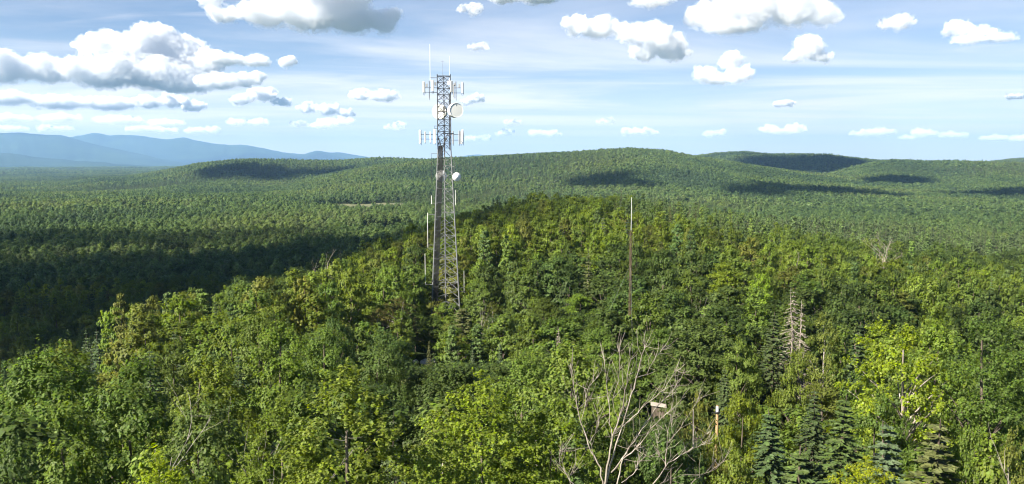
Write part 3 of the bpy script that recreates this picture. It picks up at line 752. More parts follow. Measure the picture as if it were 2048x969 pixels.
# hand-set trees: photograph column and row of the top, distance, crown width in pixels, prototype, colour, label
HAND = [
    (690, 706, 13.5, 330, 'aspen', 'bright', 'young aspen with small round leaves, nearest tree at bottom left of centre'),
    (560, 775, 14.5, 200, 'aspen', 'bright', 'smaller aspen crown leaning left of the nearest aspen'),
    (960, 728, 16.5, 300, 'maple', 'lime', 'lime green layered maple between the nearest aspen and the bare dead tree'),
    (1105, 790, 17.5, 260, 'maple', 'lime', 'yellowish maple crown directly left of the bare dead tree'),
    (880, 850, 14.0, 220, 'maple', 'bright', 'low bright maple at the bottom edge below the tower'),
    (1150, 700, 29, 290, 'n0', 'mid', 'broad green leaf tree behind the bare dead tree'),
    (1340, 865, 24, 240, 'n3', 'dark', 'dark leafy tree behind the right half of the bare dead tree'),
    (80, 715, 38, 300, 'n0', 'mid', 'broad leaf tree at the left edge, upper of the two there'),
    (260, 730, 32, 280, 'n3', 'mid', 'spreading leaf tree above the pale forked snag at lower left'),
    (410, 700, 40, 230, 'n1', 'bright', 'bright leaf tree left of the thin leafless birch'),
    (130, 800, 24, 300, 'n2', 'mid', 'dense leaf tree low at the left, beside the pale forked snag'),
    (20, 850, 20, 240, 'n4', 'dark', 'dark leaf tree in the bottom left corner'),
    (400, 815, 25, 260, 'n0', 'dark', 'dark leaf tree behind the yellow bush at lower left'),
    (315, 895, 18, 130, 'maple', 'yellow', 'yellow topped maple low at the left, near the bottom edge'),
    (240, 588, 112, 60, 'p0', 'olive', 'layered pale pine standing proud on the left slope edge'),
    (300, 690, 62, 70, 's0', 'spruce', 'dark spruce on the left slope below the layered pine'),
    (475, 705, 58, 66, 's2', 'spruce', 'dark spruce left of the thin leafless birch top'),
    (430, 590, 115, 46, 's1', 'spruce', 'slim dark spruce at the left slope edge'),
    (560, 640, 55, 190, 'n4', 'bright', 'tall bright leaf tree up the slope behind the smaller aspen'),
    (650, 650, 60, 150, 'n1', 'mid', 'green leaf tree just behind the nearest aspen, to its left'),
    (1735, 903, 25, 175, 'maple', 'yellow', 'brilliant yellow maple at the bottom edge right of centre'),
    (1875, 825, 29, 110, 's0', 'khaki', 'brownish green spruce at lower right'),
    (1690, 785, 40, 110, 's0', 'pinegreen', 'green spruce behind the brilliant yellow maple, left one'),
    (1775, 835, 31, 100, 's2', 'blue', 'blue green spruce behind the brilliant yellow maple, right one'),
    (1540, 812, 36, 80, 's1', 'spruce', 'dark spruce left of the brilliant yellow maple'),
    (1630, 770, 48, 80, 's0', 'spruce', 'small spruce halfway between the tall spruce and the yellow maple'),
    (1550, 622, 78, 110, 's0', 'spruce', 'tall pointed spruce in front of the dead grey spruce'),
    (1600, 885, 27, 150, 's1', 'pinegreen', 'bushy spruce at the bottom left of the yellow maple'),
    (1395, 765, 34, 130, 'birch', 'olive', 'olive bush top beside the wooden pole, to its left'),
    (1485, 790, 42, 130, 'n3', 'lime', 'light green leaf tree just right of the wooden pole'),
    (1470, 880, 28, 150, 'n1', 'bright', 'green leaf tree below the wooden pole'),
    (1985, 612, 50, 330, 'bigmaple', 'mid', 'very large layered maple filling the right edge'),
    (1880, 650, 60, 170, 'n0', 'bright', 'green maple between the yellow leaved tree and the right edge maple'),
    (1800, 640, 49, 235, 'locust', 'citron', 'yellow leaved tree with grey forked trunk at right'),
    (2030, 830, 27, 150, 'birch', 'olive', 'olive birch in the lower right corner'),
    (1940, 860, 30, 130, 'n3', 'bright', 'green leaf tree under the large right edge maple'),
    (1650, 615, 72, 110, 'birch', 'olive', 'olive birch right of the tall pointed spruce'),
    (1400, 640, 72, 190, 'n3', 'dark', 'dark round leaf tree right of the thin mast foot'),
    (1480, 670, 66, 100, 'n1', 'mid', 'dark leaf tree left of the tall pointed spruce'),
    (1320, 660, 78, 130, 'n0', 'mid', 'green leaf tree directly right of the thin mast'),
    (1200, 650, 80, 120, 'n1', 'mid', 'green leaf tree directly left of the thin mast'),
    (1600, 690, 60, 100, 'n4', 'bright', 'bright leaf tree below the dead grey spruce'),
    (1720, 640, 72, 70, 's1', 'spruce', 'dark spruce left of the yellow leaved tree'),
    (800, 590, 120, 110, 'birch', 'rust', 'brownish birch in front of the tower foot, to its left'),
    (755, 612, 114, 80, 'birch', 'rust', 'smaller brownish birch left of the brownish birch by the tower'),
    (886, 607, 140, 48, 'm0', 'bright', 'bright leaf tree right in front of the tower foot'),
    (985, 600, 126, 70, 'birch', 'olive', 'olive birch right of the tower foot'),
    (925, 618, 122, 64, 'p1', 'khaki', 'khaki pine right of the tower foot'),
    (858, 678, 104, 30, 's1', 'khaki', 'small pale young spruce beside the white rocks'),
    (945, 690, 100, 34, 's0', 'blue', 'young dark fir right of the white rocks, left of a pair'),
    (1000, 680, 98, 36, 's0', 'blue', 'young dark fir right of the white rocks, right of a pair'),
    (1090, 600, 112, 90, 'n0', 'mid', 'green leaf tree halfway between tower foot and thin mast'),
    (1160, 590, 118, 90, 'n3', 'bright', 'bright leaf tree between tower foot and thin mast, nearer the mast'),
    (1455, 525, 128, 110, 'n2', 'lime', 'yellow green layered maple up the slope right of the thin mast'),
    (1520, 545, 118, 90, 'n2', 'lime', 'second yellow green maple, right of the layered one up the slope'),
    (1380, 545, 122, 80, 'm0', 'mid', 'green tree left of the yellow green layered maple'),
]
HAND += [
    (1430, 866, 35, 70, 'n3', 'lime', 'light green bush at the foot of the wooden pole'),
    (868, 603, 146, 44, 'm3', 'olive', 'olive tree hiding the left leg of the tower'),
    (908, 606, 147, 44, 'm5', 'mid', 'round green tree hiding the right leg of the tower'),
    (1250, 705, 52, 110, 'n4', 'mid', 'green leaf tree hiding the thin mast foot'),
    (1870, 560, 110, 90, 'm2', 'bright', 'layered green maple above the yellow leaved tree'),
    (1820, 770, 52, 60, 's0', 'spruce', 'slim dark spruce under the yellow leaved tree'),
    (1450, 730, 62, 60, 's1', 'spruce', 'slim dark spruce above the wooden pole'),
]
# things that must stay in sight: column, row, distance, half width, clear height below the top (pixels)
KEEP = [(h[0], h[1], h[2], h[3] * .42, min(130, (4.5 if h[2] < 90 else 2.4) * F / h[2])) for h in HAND] + [
    (1318, 818, 74, 30, 16), (1435, 812, 40, 8, 40), (850, 722, 117, 14, 8), (655, 492, 138, 14, 30), (524, 738, 27, 14, 140), (250, 815, 21, 40, 90), (430, 820, 20, 30, 90),
    (1582, 485, 165, 25, 50), (1765, 458, 215, 40, 35), (966, 594, 118, 12, 35), (1404, 578, 108, 12, 35), (1588, 574, 82, 30, 100), (1117, 655, 92, 12, 50), (2040, 845, 24, 20, 80)]
S1 = np.array([(-400, 790), (0, 722), (130, 662), (250, 603), (400, 588), (480, 572), (560, 543), (620, 525), (700, 488), (760, 478), (830, 466), (940, 438), (1000, 420), (1080, 402), (1215, 389), (1300, 397), (1420, 404), (1600, 415), (1800, 425), (2048, 432), (2500, 440)], float)
TOWER_D, MAST_D = 153.0, 86.0
trees = []     # dicts


def tree_at(u, v, d, wpx, kind, tint, label=None):
    p = at(u, v, d); g = gz(p.x, p.y); Hn = p.z - g
    w = wpx * p.y / F
    if kind[0] == 's' and d < 95: w = min(max(w, w * Hn / (150 * d / F)), .58 * Hn)     # the width is read 150 rows below the tip
    trees.append(dict(x=p.x, y=p.y, z=g, H=Hn, R=w / 2, kind=kind, tint=tint, label=label, u=u, v=v, d=d))


for h in HAND: tree_at(*h)
rnd = random.Random(11)


def scatter_near():
    rs = np.random.RandomState(21)
    cand = []
    n = 26000
    a = rs.uniform(-R(50), R(44), n); d = np.sqrt(rs.uniform(24 ** 2, 345 ** 2, n))
    X = d * np.sin(a); Y = d * np.cos(a); Z = ground(X, Y)
    cell = {}
    def near(x, y, r):
        ci, cj = int(x // 8), int(y // 8)
        for i in (-1, 0, 1):
            for j in (-1, 0, 1):
                for (ox, oy, orr) in cell.get((ci + i, cj + j), ()):
                    if (ox - x) ** 2 + (oy - y) ** 2 < (0.64 * (r + orr)) ** 2: return True
        return False
    for t in trees: cell.setdefault((int(t['x'] // 8), int(t['y'] // 8)), []).append((t['x'], t['y'], max(t['R'], 1.5)))
    tw = at(889, VH, TOWER_D); ms = at(1265, VH, MAST_D)
    kf = fbm(X / 45, Y / 45, 77, 3); cf = fbm(X / 30, Y / 30, 78, 3)
    for i in range(n):
        x, y, z, di = X[i], Y[i], Z[i], d[i]
        r = rs.uniform(2.4, 4.3) if di > 60 else rs.uniform(1.9, 3.2)
        if near(x, y, r): continue
        if (x - tw.x) ** 2 + (y - tw.y) ** 2 < 36 or (x - ms.x) ** 2 + (y - ms.y) ** 2 < 4: continue
        if y > 8: u, v, f = project(x, y, z)
        else: u = -9999
        if 832 < u < 872 and 111 < di < 121: continue            # clearing with the pale rocks
        if 1425 < u < 1500 and 48 < di < 68: continue            # dark gap
        H = rs.uniform(8.5, 14.5) * (1.0 if di > 60 else 0.9)
        conif = kf[i] > 0.24 or rs.uniform() < 0.10
        if conif: H *= 1.08
        ceil = np.interp(u, S1[:, 0], S1[:, 1]) + rs.normal(0, 3) if u > -3000 else -1e9
        if di > np.interp(u, [0, 250, 600, 800, 900, 1250], [102, 124, 146, 178, 230, 400]): ceil = -1e9
        if conif: ceil -= 5
        if di < 60: ceil = max(ceil, 660 + (60 - di) * 1.5 if 350 < u < 1380 else 690 + (60 - di) * 4.5 if u >= 1380 else 640)
        if 836 < u < 945 and di < TOWER_D + 3: ceil = max(ceil, 609)
        if 1245 < u < 1285 and di < MAST_D + 2: ceil = max(ceil, 735)
        if 826 < u < 878 and di < 112: ceil = max(ceil, 736)
        if 520 < u < 1400 and di < 34: ceil = max(ceil, 800)
        for (ku, kv, kd, kw, kh) in KEEP:
            if di < kd - .5 and abs(u - ku) < kw + r * F / di * .75: ceil = max(ceil, kv + kh)
        if u > -3000 and ceil > 0:
            zt = at(u, ceil, di).z
            H = min(H, zt - z)
        if H < 2.2: continue
        r = min(r, H * 0.36) * (0.62 if conif else 1.0)
        cell.setdefault((int(x // 8), int(y // 8)), []).append((x, y, r))
        c = cf[i] + rs.normal(0, .25)
        far = di > 75
        if conif:
            k = rs.choice(['t0', 't1', 'p0', 'p1'] if far else ['s0', 's1', 's2', 'p0'])
            tint = rs.choice(['spruce', 'blue', 'khaki', 'pinegreen'], p=[.35, .15, .15, .35]) if k[0] != 'p' else rs.choice(['pinegreen', 'pinegreen', 'mid'])
        else:
            k = rs.choice(['m0', 'm1', 'm2', 'm3', 'm4', 'm5']) if far else rs.choice(['n0', 'n1', 'n2', 'n3', 'n4', 'birch'])
            tint = 'dark' if c < -.34 else 'mid' if c < .0 else 'bright' if c < .34 else 'olive' if c < .48 else 'lime' if c < .95 else 'rust'
        trees.append(dict(x=x, y=y, z=z, H=H, R=r, kind=str(k), tint=str(tint), label=None, u=u, v=v, d=di))


scatter_near()
print('near trees', len(trees), time.time() - T0)


def visible_area():
    """rough painter's pass at 1/4 size: pixels of the frame each crown shows"""
    gw, gh = 512, 242; buf = np.full((gh, gw), -1, np.int32); s = gw / W0
    yy, xx = np.mgrid[0:gh, 0:gw]
    for i, t in sorted(enumerate(trees), key=lambda e: e[1]['d']):
        if t['y'] < 5: continue
        u0, v0, f0 = project(t['x'], t['y'], t['z'] + t['H']); u1, v1, f1 = project(t['x'], t['y'], t['z'] + t['H'] * .22)
        cx, c_y, rx, ry = u0 * s, (v0 + v1) / 2 * s, max(t['R'] * F / f0 * s * .9, .6), max((v1 - v0) / 2 * s, .6)
        x0, x1, y0, y1 = int(max(cx - rx, 0)), int(min(cx + rx + 1, gw)), int(max(c_y - ry, 0)), int(min(c_y + ry + 1, gh))
        t['u'], t['v'] = u0, v0
        if x0 >= x1 or y0 >= y1: continue
        sx, sy = xx[y0:y1, x0:x1], yy[y0:y1, x0:x1]
        q = ((sx - cx) / rx) ** 2 + ((sy - c_y) / ry) ** 2
        sub = buf[y0:y1, x0:x1]; sub[(q <= 1) & (sub < 0)] = i
    cnt = np.bincount(buf[buf >= 0], minlength=len(trees))
    for i, t in enumerate(trees): t['vis'] = int(cnt[i]) * 16


visible_area()


def is_conifer(t): return t['kind'][0] in 'stp' and t['kind'] != 'test'


def put_tree(t, label, rz):
    trunk, crown, H, Rc, _ = PROTO[t['kind']]
    nm = {'birch': 'birch_tree', 'aspen': 'aspen_tree', 'maple': 'maple_tree', 'locust': 'locust_tree'}.get(t['kind'])
    if nm is None: nm = 'spruce_tree' if t['kind'][0] in 'st' else 'pine_tree' if t['kind'][0] == 'p' else 'broadleaf_tree'
    e = empty(nm, (t['x'], t['y'], t['z'] - 0.15), rz)
    sz = t['H'] / H; sx = t['R'] / Rc
    if t['kind'] in ('aspen', 'maple'):          # long bare stem below a crown of natural size
        cs = max(sx, 0.55); zo = max(t['H'] - H * cs, 0)
        a = link('trunk', trunk, e); a.scale = (cs, cs, (t['H'] + .1) / H)
        b = link('crown', crown, e); b.scale = (cs, cs, cs); b.location.z = zo
    else:
        a = link('trunk', trunk, e); b = link('crown', crown, e)
        for o in (a, b): o.scale = (sx, sx, sz)
    g = G[t['tint']]; j = rnd.uniform(.74, 1.26); h = rnd.uniform(-.08, .08)
    b.color = (g[0] * j * (1 + h), g[1] * j, g[2] * j, 1)
    tag(e, label, 'tree')
    e['group'] = 'conifers on the near hill' if is_conifer(t) else 'leaf trees on the near hill'
    return e


MARKS = [('the tower foot', 890, 590), ('the thin mast', 1265, 560), ('the bare dead tree', 1220, 840), ('the dead grey spruce', 1590, 610), ('the yellow leaved tree', 1800, 700),
         ('the nearest aspen', 690, 800), ('the grey snag on the ridge', 655, 500), ('the layered pale pine', 240, 610), ('the pale forked snag', 240, 850), ('the hill crest', 1120, 430),
         ('the grey leafless crown', 1765, 480), ('the bare grey stems', 1580, 500), ('the wooden pole', 1437, 830), ('the white rocks', 850, 715), ('the right edge', 2020, 560), ('the thin leafless birch', 520, 730),
         ('the layered maple', 1455, 560)]
ORD = ['first', 'second', 'third', 'fourth', 'fifth', 'sixth', 'seventh', 'eighth', 'ninth', 'tenth', 'eleventh', 'twelfth', 'thirteenth', 'fourteenth', 'fifteenth', 'sixteenth', 'seventeenth', 'eighteenth', 'nineteenth', 'twentieth']


def split_and_place():
    auto = [t for t in trees if not t['label']]
    br = sorted([t for t in auto if not is_conifer(t) and t['vis'] >= 48], key=lambda t: -t['vis'])[:270]
    cf = sorted([t for t in auto if is_conifer(t) and t['vis'] >= 48], key=lambda t: -t['vis'])[:110]
    chosen = br + cf; ids = {id(t) for t in chosen}
    for t in trees:
        if t['label']: put_tree(t, t['label'], rnd.uniform(0, 6.28))
    zones = {}
    for t in chosen:
        m = min(MARKS, key=lambda k: (k[1] - t['u']) ** 2 + ((k[2] - t['v']) * 1.3) ** 2)
        sp = 'spruce' if t['kind'][0] in 'st' else 'pine' if t['kind'][0] == 'p' else 'birch' if t['kind'] == 'birch' else 'leaf tree'
        zones.setdefault((m[0], WORD[t['tint']], sp), []).append(t)
    for (mk, col, sp), l in zones.items():
        l.sort(key=lambda t: t['u'])
        for i, t in enumerate(l):
            if len(l) == 1: lab = f'the one {col} {sp} near {mk}'
            elif i == 0: lab = f'{col} {sp} near {mk}, leftmost of those'
            elif i == len(l) - 1: lab = f'{col} {sp} near {mk}, rightmost of those'
            else: lab = f'{col} {sp} near {mk}, {ORD[i] if i < 20 else str(i + 1) + "th"} from left'
            put_tree(t, lab, rnd.uniform(0, 6.28))
    return [t for t in auto if id(t) not in ids]


rest = split_and_place()
print('placed', len(trees) - len(rest), 'rest', len(rest), time.time() - T0)


# ------------------------------------------------------------------ the wood beyond: one mass of instanced trees
def joined(name, trunk, crown, mat):
    tv = np.array([v.co for v in trunk.vertices]); tf = [list(p.vertices) for p in trunk.polygons]
    V = np.concatenate([crown[0], tv]); Fc = np.concatenate([crown[1], np.array(tf) + len(crown[0])])
    me = np_mesh(name, V, Fc); me.materials.append(mat); me.materials.append(BARK if name[0] != 'x' else BARK_DEAD)
    mi = np.zeros(len(Fc), np.int32); mi[len(crown[1]):] = 1; me.polygons.foreach_set('material_index', mi)
    return me


def build_forest():
    lib = bpy.data.collections.new('wood_kinds'); idx = {}; dims = {}

    def reg(key, me, H, Rc):
        o = bpy.data.objects.new('%03d_%s' % (len(idx), key), me); lib.objects.link(o); idx[key] = len(idx); dims[key] = (H, Rc)
    for k in ('m0', 'm1', 'm2', 'm3', 'm4', 'm5'): reg(k, joined(k, PROTO[k][0], PROTO[k][4], LEAF_I), PROTO[k][2], PROTO[k][3])
    for k in ('t0', 't1', 'p0', 'p1'): reg(k, joined(k, PROTO[k][0], PROTO[k][4], NEEDLE_I), PROTO[k][2], PROTO[k][3])
    for i in range(5):       # middle distance
        tr, cr = broadleaf(500 + i, 10, 3.4, .25, 760, .70, 22, ('round', 'tall', 'round', 'spread', 'round')[i], .75, (1.0, 1.5), 3, coh=.8); reg('f%d' % i, joined('f', tr, cr, LEAF_I), 10, 3.4)
    for i in range(2):
        tr, cr = conifer(520 + i, 10, 1.9, 13, 6, 5, 1.0, .05, .3); reg('g%d' % i, joined('g', tr, cr, NEEDLE_I), 10, 1.9)
    tr, cr = pine(525, 10, 2.7, 520, .95); reg('g2', joined('g', tr, cr, NEEDLE_I), 10, 2.7)
    for i in range(4):       # far
        tr, cr = broadleaf(540 + i, 10, 3.6, .25, 230, 1.25, 11, ('round', 'tall', 'round', 'spread')[i], .8, (1.3, 1.8), 0, coh=1.0); reg('v%d' % i, joined('v', tr, cr, LEAF_I), 10, 3.6)
    tr, cr = conifer(550, 10, 2.0, 9, 5, 4, 1.5, .05, .3); reg('w0', joined('w', tr, cr, NEEDLE_I), 10, 2.0)
    P, S, Rz, I, C = [], [], [], [], []
    rs = np.random.RandomState(9)
    for t in rest:
        k = t['kind']
        if k not in idx: k = 't0' if k[0] == 's' else 'm%d' % rs.randint(6)
        H, Rc = dims[k]; P.append((t['x'], t['y'], t['z'] - .1)); S.append((t['R'] / Rc, t['R'] / Rc, t['H'] / H)); Rz.append(rs.uniform(0, 6.28)); I.append(idx[k])
        C.append(np.array(G[t['tint']]) * rs.uniform(.82, 1.2))
    P = [np.array(P).reshape(-1, 3)]; S = [np.array(S).reshape(-1, 3)]; Rz = [np.array(Rz)]; I = [np.array(I, int)]; C = [np.array(C).reshape(-1, 3)]
    pal = 1.15 * np.array([(.050, .082, .034), (.062, .102, .037), (.074, .117, .038), (.085, .130, .040), (.098, .143, .042), (.086, .116, .042), (.114, .156, .042)])
    for (d0, d1, sp, amax, br, cf, grow) in ((340, 950, 5.6, 37, ['f0', 'f1', 'f2', 'f3', 'f4'], ['g0', 'g1', 'g2'], 1.0),
                                             (950, 2300, 6.8, 36, ['v0', 'v1', 'v2', 'v3'], ['w0'], 1.05),
                                             (2300, 5200, 9.5, 36, ['v0', 'v1', 'v2', 'v3'], ['w0'], 1.3),
                                             (5200, 8800, 17, 35, ['v0', 'v2'], ['w0'], 2.0)):
        xm = d1 * math.sin(R(amax)); nx = int(2 * xm / sp); ny = int(d1 / sp)
        gx, gy = np.meshgrid(np.arange(nx), np.arange(ny)); gx = gx.ravel(); gy = gy.ravel()
        x = -xm + gx * sp + rs.uniform(-.42, .42, len(gx)) * sp; y = gy * sp + rs.uniform(-.42, .42, len(gx)) * sp
        d = np.hypot(x, y); m = (d >= d0) & (d < d1) & (np.abs(np.arctan2(x, y)) < R(amax)); x = x[m]; y = y[m]; d = d[m]
        keep = np.ones(len(x), bool)
        for (cx, cyy, ra, rb) in MEADOWS: keep &= ((x - cx) / ra) ** 2 + ((y - cyy) / rb) ** 2 > 1
        x = x[keep]; y = y[keep]; d = d[keep]
        z = ground(x, y)
        kn = fbm(x / 130, y / 130, 31, 4); tn = fbm(x / 90, y / 90, 32, 4); n = len(x)
        con = (kn + rs.normal(0, .13, n)) > .27
        H = rs.uniform(7.0, 14.5, n) * grow * (1 + .22 * fbm(x / 60, y / 60, 34, 3)); H[con] *= 1.18
        # drop what the land and the wood in front hide
        top = (z + H - EYE) / d; blk = (z + H * .55 - EYE) / d
        b = ((np.arctan2(x, y) + 1) / R(.12)).astype(int); order = np.argsort(d); run = np.full(b.max() + 2, -9.0)
        vis = np.zeros(n, bool)
        for i in order:
            q = b[i]
            if top[i] > run[q] - .0012 - 3.0 / d[i]: vis[i] = True
            if blk[i] > run[q]: run[q] = blk[i]
        x, y, z, d, con, H, tn = x[vis], y[vis], z[vis], d[vis], con[vis], H[vis], tn[vis]; n = len(x)
        ii = np.where(con, [idx[cf[k % len(cf)]] for k in range(n)], [idx[br[k]] for k in rs.randint(0, len(br), n)])
        rr = np.where(con, rs.uniform(.75, 1.15, n), np.clip(rs.lognormal(.06, .26, n), .55, 1.7)) * grow
        P.append(np.stack([x, y, z - .1], 1)); S.append(np.stack([rr, rr, H / 10], 1)); Rz.append(rs.uniform(0, 6.28, n)); I.append(ii)
        pi = np.clip(((tn * 1.6 + rs.normal(0, .26, n)) * 3.2 + 3.0), 0, 6).astype(int)
        c = pal[pi] * rs.uniform(.8, 1.2, (n, 1)); c[con] = np.where(rs.uniform(size=(con.sum(), 1)) < .5, np.array(G['spruce']), np.array(G['pinegreen'])) * rs.uniform(.85, 1.2, (con.sum(), 1))
        C.append(c)
        print('band', d0, n)
    P = np.concatenate(P); S = np.concatenate(S); Rz = np.concatenate(Rz); I = np.concatenate(I); C = np.concatenate(C)
    me = bpy.data.meshes.new('forest'); me.vertices.add(len(P)); me.vertices.foreach_set('co', P.astype(np.float32).ravel())
    for nm, ty, dat, f in (('scl', 'FLOAT_VECTOR', S, 'vector'), ('rotz', 'FLOAT', Rz, 'value'), ('kind_index', 'INT', I, 'value')):
        a = me.attributes.new(nm, ty, 'POINT'); a.data.foreach_set(f, (dat.astype(np.float32) if ty != 'INT' else dat.astype(np.int32)).ravel())
    a = me.attributes.new('tint', 'FLOAT_COLOR', 'POINT'); a.data.foreach_set('color', np.concatenate([C, np.ones((len(C), 1))], 1).astype(np.float32).ravel())
    o = link('forest', me); tag(o, 'unbroken green forest covering the valley and the hills beyond', 'forest', None, 'stuff')
    ng = bpy.data.node_groups.new('wood', 'GeometryNodeTree'); ng.interface.new_socket('Geometry', in_out='INPUT', socket_type='NodeSocketGeometry'); ng.interface.new_socket('Geometry', in_out='OUTPUT', socket_type='NodeSocketGeometry')
    N = ng.nodes; L = ng.links; gi = N.new('NodeGroupInput'); go = N.new('NodeGroupOutput')
    ci = N.new('GeometryNodeCollectionInfo'); ci.inputs['Collection'].default_value = lib; ci.inputs['Separate Children'].default_value = True; ci.inputs['Reset Children'].default_value = True
    io = N.new('GeometryNodeInstanceOnPoints'); io.inputs['Pick Instance'].default_value = True
    def attr(nm, ty):
        n = N.new('GeometryNodeInputNamedAttribute'); n.data_type = ty; n.inputs['Name'].default_value = nm; return n.outputs['Attribute']
    cx = N.new('ShaderNodeCombineXYZ'); L.new(attr('rotz', 'FLOAT'), cx.inputs['Z'])
    L.new(gi.outputs[0], io.inputs['Points']); L.new(ci.outputs[0], io.inputs['Instance']); L.new(attr('kind_index', 'INT'), io.inputs['Instance Index'])
    L.new(cx.outputs[0], io.inputs['Rotation']); L.new(attr('scl', 'FLOAT_VECTOR'), io.inputs['Scale']); L.new(io.outputs[0], go.inputs[0])
    md = o.modifiers.new('wood', 'NODES'); md.node_group = ng


# wet meadows in the wood: centre and half sizes
MEADOWS = []
for (u, d, ra, rb) in ((745, 1010, 60, 92), (665, 1050, 26, 80), (805, 660, 50, 78)):
    a = az_of(u); MEADOWS.append((d * math.sin(a), d * math.cos(a), ra, rb))


def build_meadows():
    m, N, L, P = material('dry_grass')
    nz = N.new('ShaderNodeTexNoise'); nz.inputs['Scale'].default_value = 0.15; nz.inputs['Detail'].default_value = 6
    tc = N.new('ShaderNodeTexCoord'); L.new(tc.outputs['Object'], nz.inputs['Vector'])
    cr = N.new('ShaderNodeValToRGB'); e = cr.color_ramp.elements; e[0].position = .35; e[0].color = (.06, .08, .03, 1); e[1].position = .65; e[1].color = (.13, .12, .055, 1)
    L.new(nz.outputs['Fac'], cr.inputs['Fac']); L.new(cr.outputs[0], P.inputs['Base Color']); P.inputs['Roughness'].default_value = 1
    for (cx, cyy, ra, rb) in MEADOWS:
        n, k = 40, 8; q = np.linspace(0, 1, k)[:, None]; a = np.linspace(0, 6.2832, n, endpoint=False)[None]
        w = 1 + .12 * np.sin(3 * a + cx) + .08 * np.sin(5 * a)
        X = cx + q * np.cos(a) * ra * w; Y = cyy + q * np.sin(a) * rb * w; Z = ground(X, Y) + .6
        V = np.stack([X, Y, Z], -1).reshape(-1, 3); i = np.arange(k - 1)[:, None] * n; j = np.arange(n)[None]; j2 = (j + 1) % n
        Fc = np.stack([i + j, i + n + j, i + n + j2, i + j2], -1).reshape(-1, 4)
        tag(link('meadow', np_mesh('meadow', V, Fc, m, True)), kind='structure')


build_meadows()
build_forest()
print('forest', time.time() - T0)

# ------------------------------------------------------------------ lattice tower and its equipment
def metal(name, col, rough=0.5, metallic=0.0, var=0.25):
    m, N, L, P = material(name)
    tc = N.new('ShaderNodeTexCoord'); nz = N.new('ShaderNodeTexNoise'); nz.inputs['Scale'].default_value = 3.0; nz.inputs['Detail'].default_value = 5
    L.new(tc.outputs['Object'], nz.inputs['Vector'])
    mr = N.new('ShaderNodeMapRange'); mr.inputs['To Min'].default_value = 1 - var; mr.inputs['To Max'].default_value = 1 + var; L.new(nz.outputs['Fac'], mr.inputs['Value'])
    hs = N.new('ShaderNodeHueSaturation'); hs.inputs['Color'].default_value = (*col, 1); L.new(mr.outputs[0], hs.inputs['Value'])
    L.new(hs.outputs[0], P.inputs['Base Color']); P.inputs['Roughness'].default_value = rough; P.inputs['Metallic'].default_value = metallic
    return m


STEEL = metal('galvanised_steel', (0.16, 0.168, 0.168), 0.55, 0.25)
STEEL_DARK = metal('dark_steel', (0.035, 0.037, 0.040), 0.6, 0.3)
CABLE = metal('black_cable', (0.012, 0.012, 0.013), 0.6)
WHITE = metal('white_fibreglass', (0.80, 0.80, 0.78), 0.45, 0, .06)
PANEL = metal('pale_grey_plastic', (0.60, 0.61, 0.61), 0.5, 0, .06)
RADOME = metal('grey_radome', (0.74, 0.75, 0.72), 0.6, 0, .08)
BOX = metal('grey_radio_case', (0.26, 0.27, 0.28), 0.55, 0, .1)
RUST = metal('rusty_steel', (0.085, 0.055, 0.038), 0.8, 0.1)


def tube_part(name, pts, rad, mat, parent, sides=6):
    tb = Tubes(); rad = [rad] * len(pts) if isinstance(rad, (int, float)) else rad
    tb.add(pts, rad, sides); return link(name, tb.mesh(name, mat), parent)


def box_part(name, c, s, mat, parent, rz=0.0, bevel=0.02, tilt=0.0):
    bm = bmesh.new(); bmesh.ops.create_cube(bm, size=1.0, matrix=Matrix.Diagonal((*s, 1)))
    bmesh.ops.bevel(bm, geom=bm.edges[:], offset=min(bevel, min(s) * .3), segments=1, affect='EDGES')
    me = bpy.data.meshes.new(name); bm.to_mesh(me); bm.free(); me.materials.append(mat)
    o = link(name, me, parent); o.location = c; o.rotation_euler = (0, tilt, rz); return o


def lathe_part(name, prof, mat, parent, loc=(0, 0, 0), rot=(0, 0, 0), n=28):
    """profile (radius, axis) turned about local Z"""
    pr = np.array(prof, float); a = np.linspace(0, 6.2832, n, endpoint=False)
    V = np.stack([pr[:, 0:1] * np.cos(a), pr[:, 0:1] * np.sin(a), np.repeat(pr[:, 1:2], n, 1)], -1).reshape(-1, 3)
    k = len(pr); i = np.arange(k - 1)[:, None] * n; j = np.arange(n)[None]; j2 = (j + 1) % n
    me = np_mesh(name, V, np.stack([i + j, i + j2, i + n + j2, i + n + j], -1).reshape(-1, 4), mat, True)
    o = link(name, me, parent); o.location = loc; o.rotation_euler = rot; return o


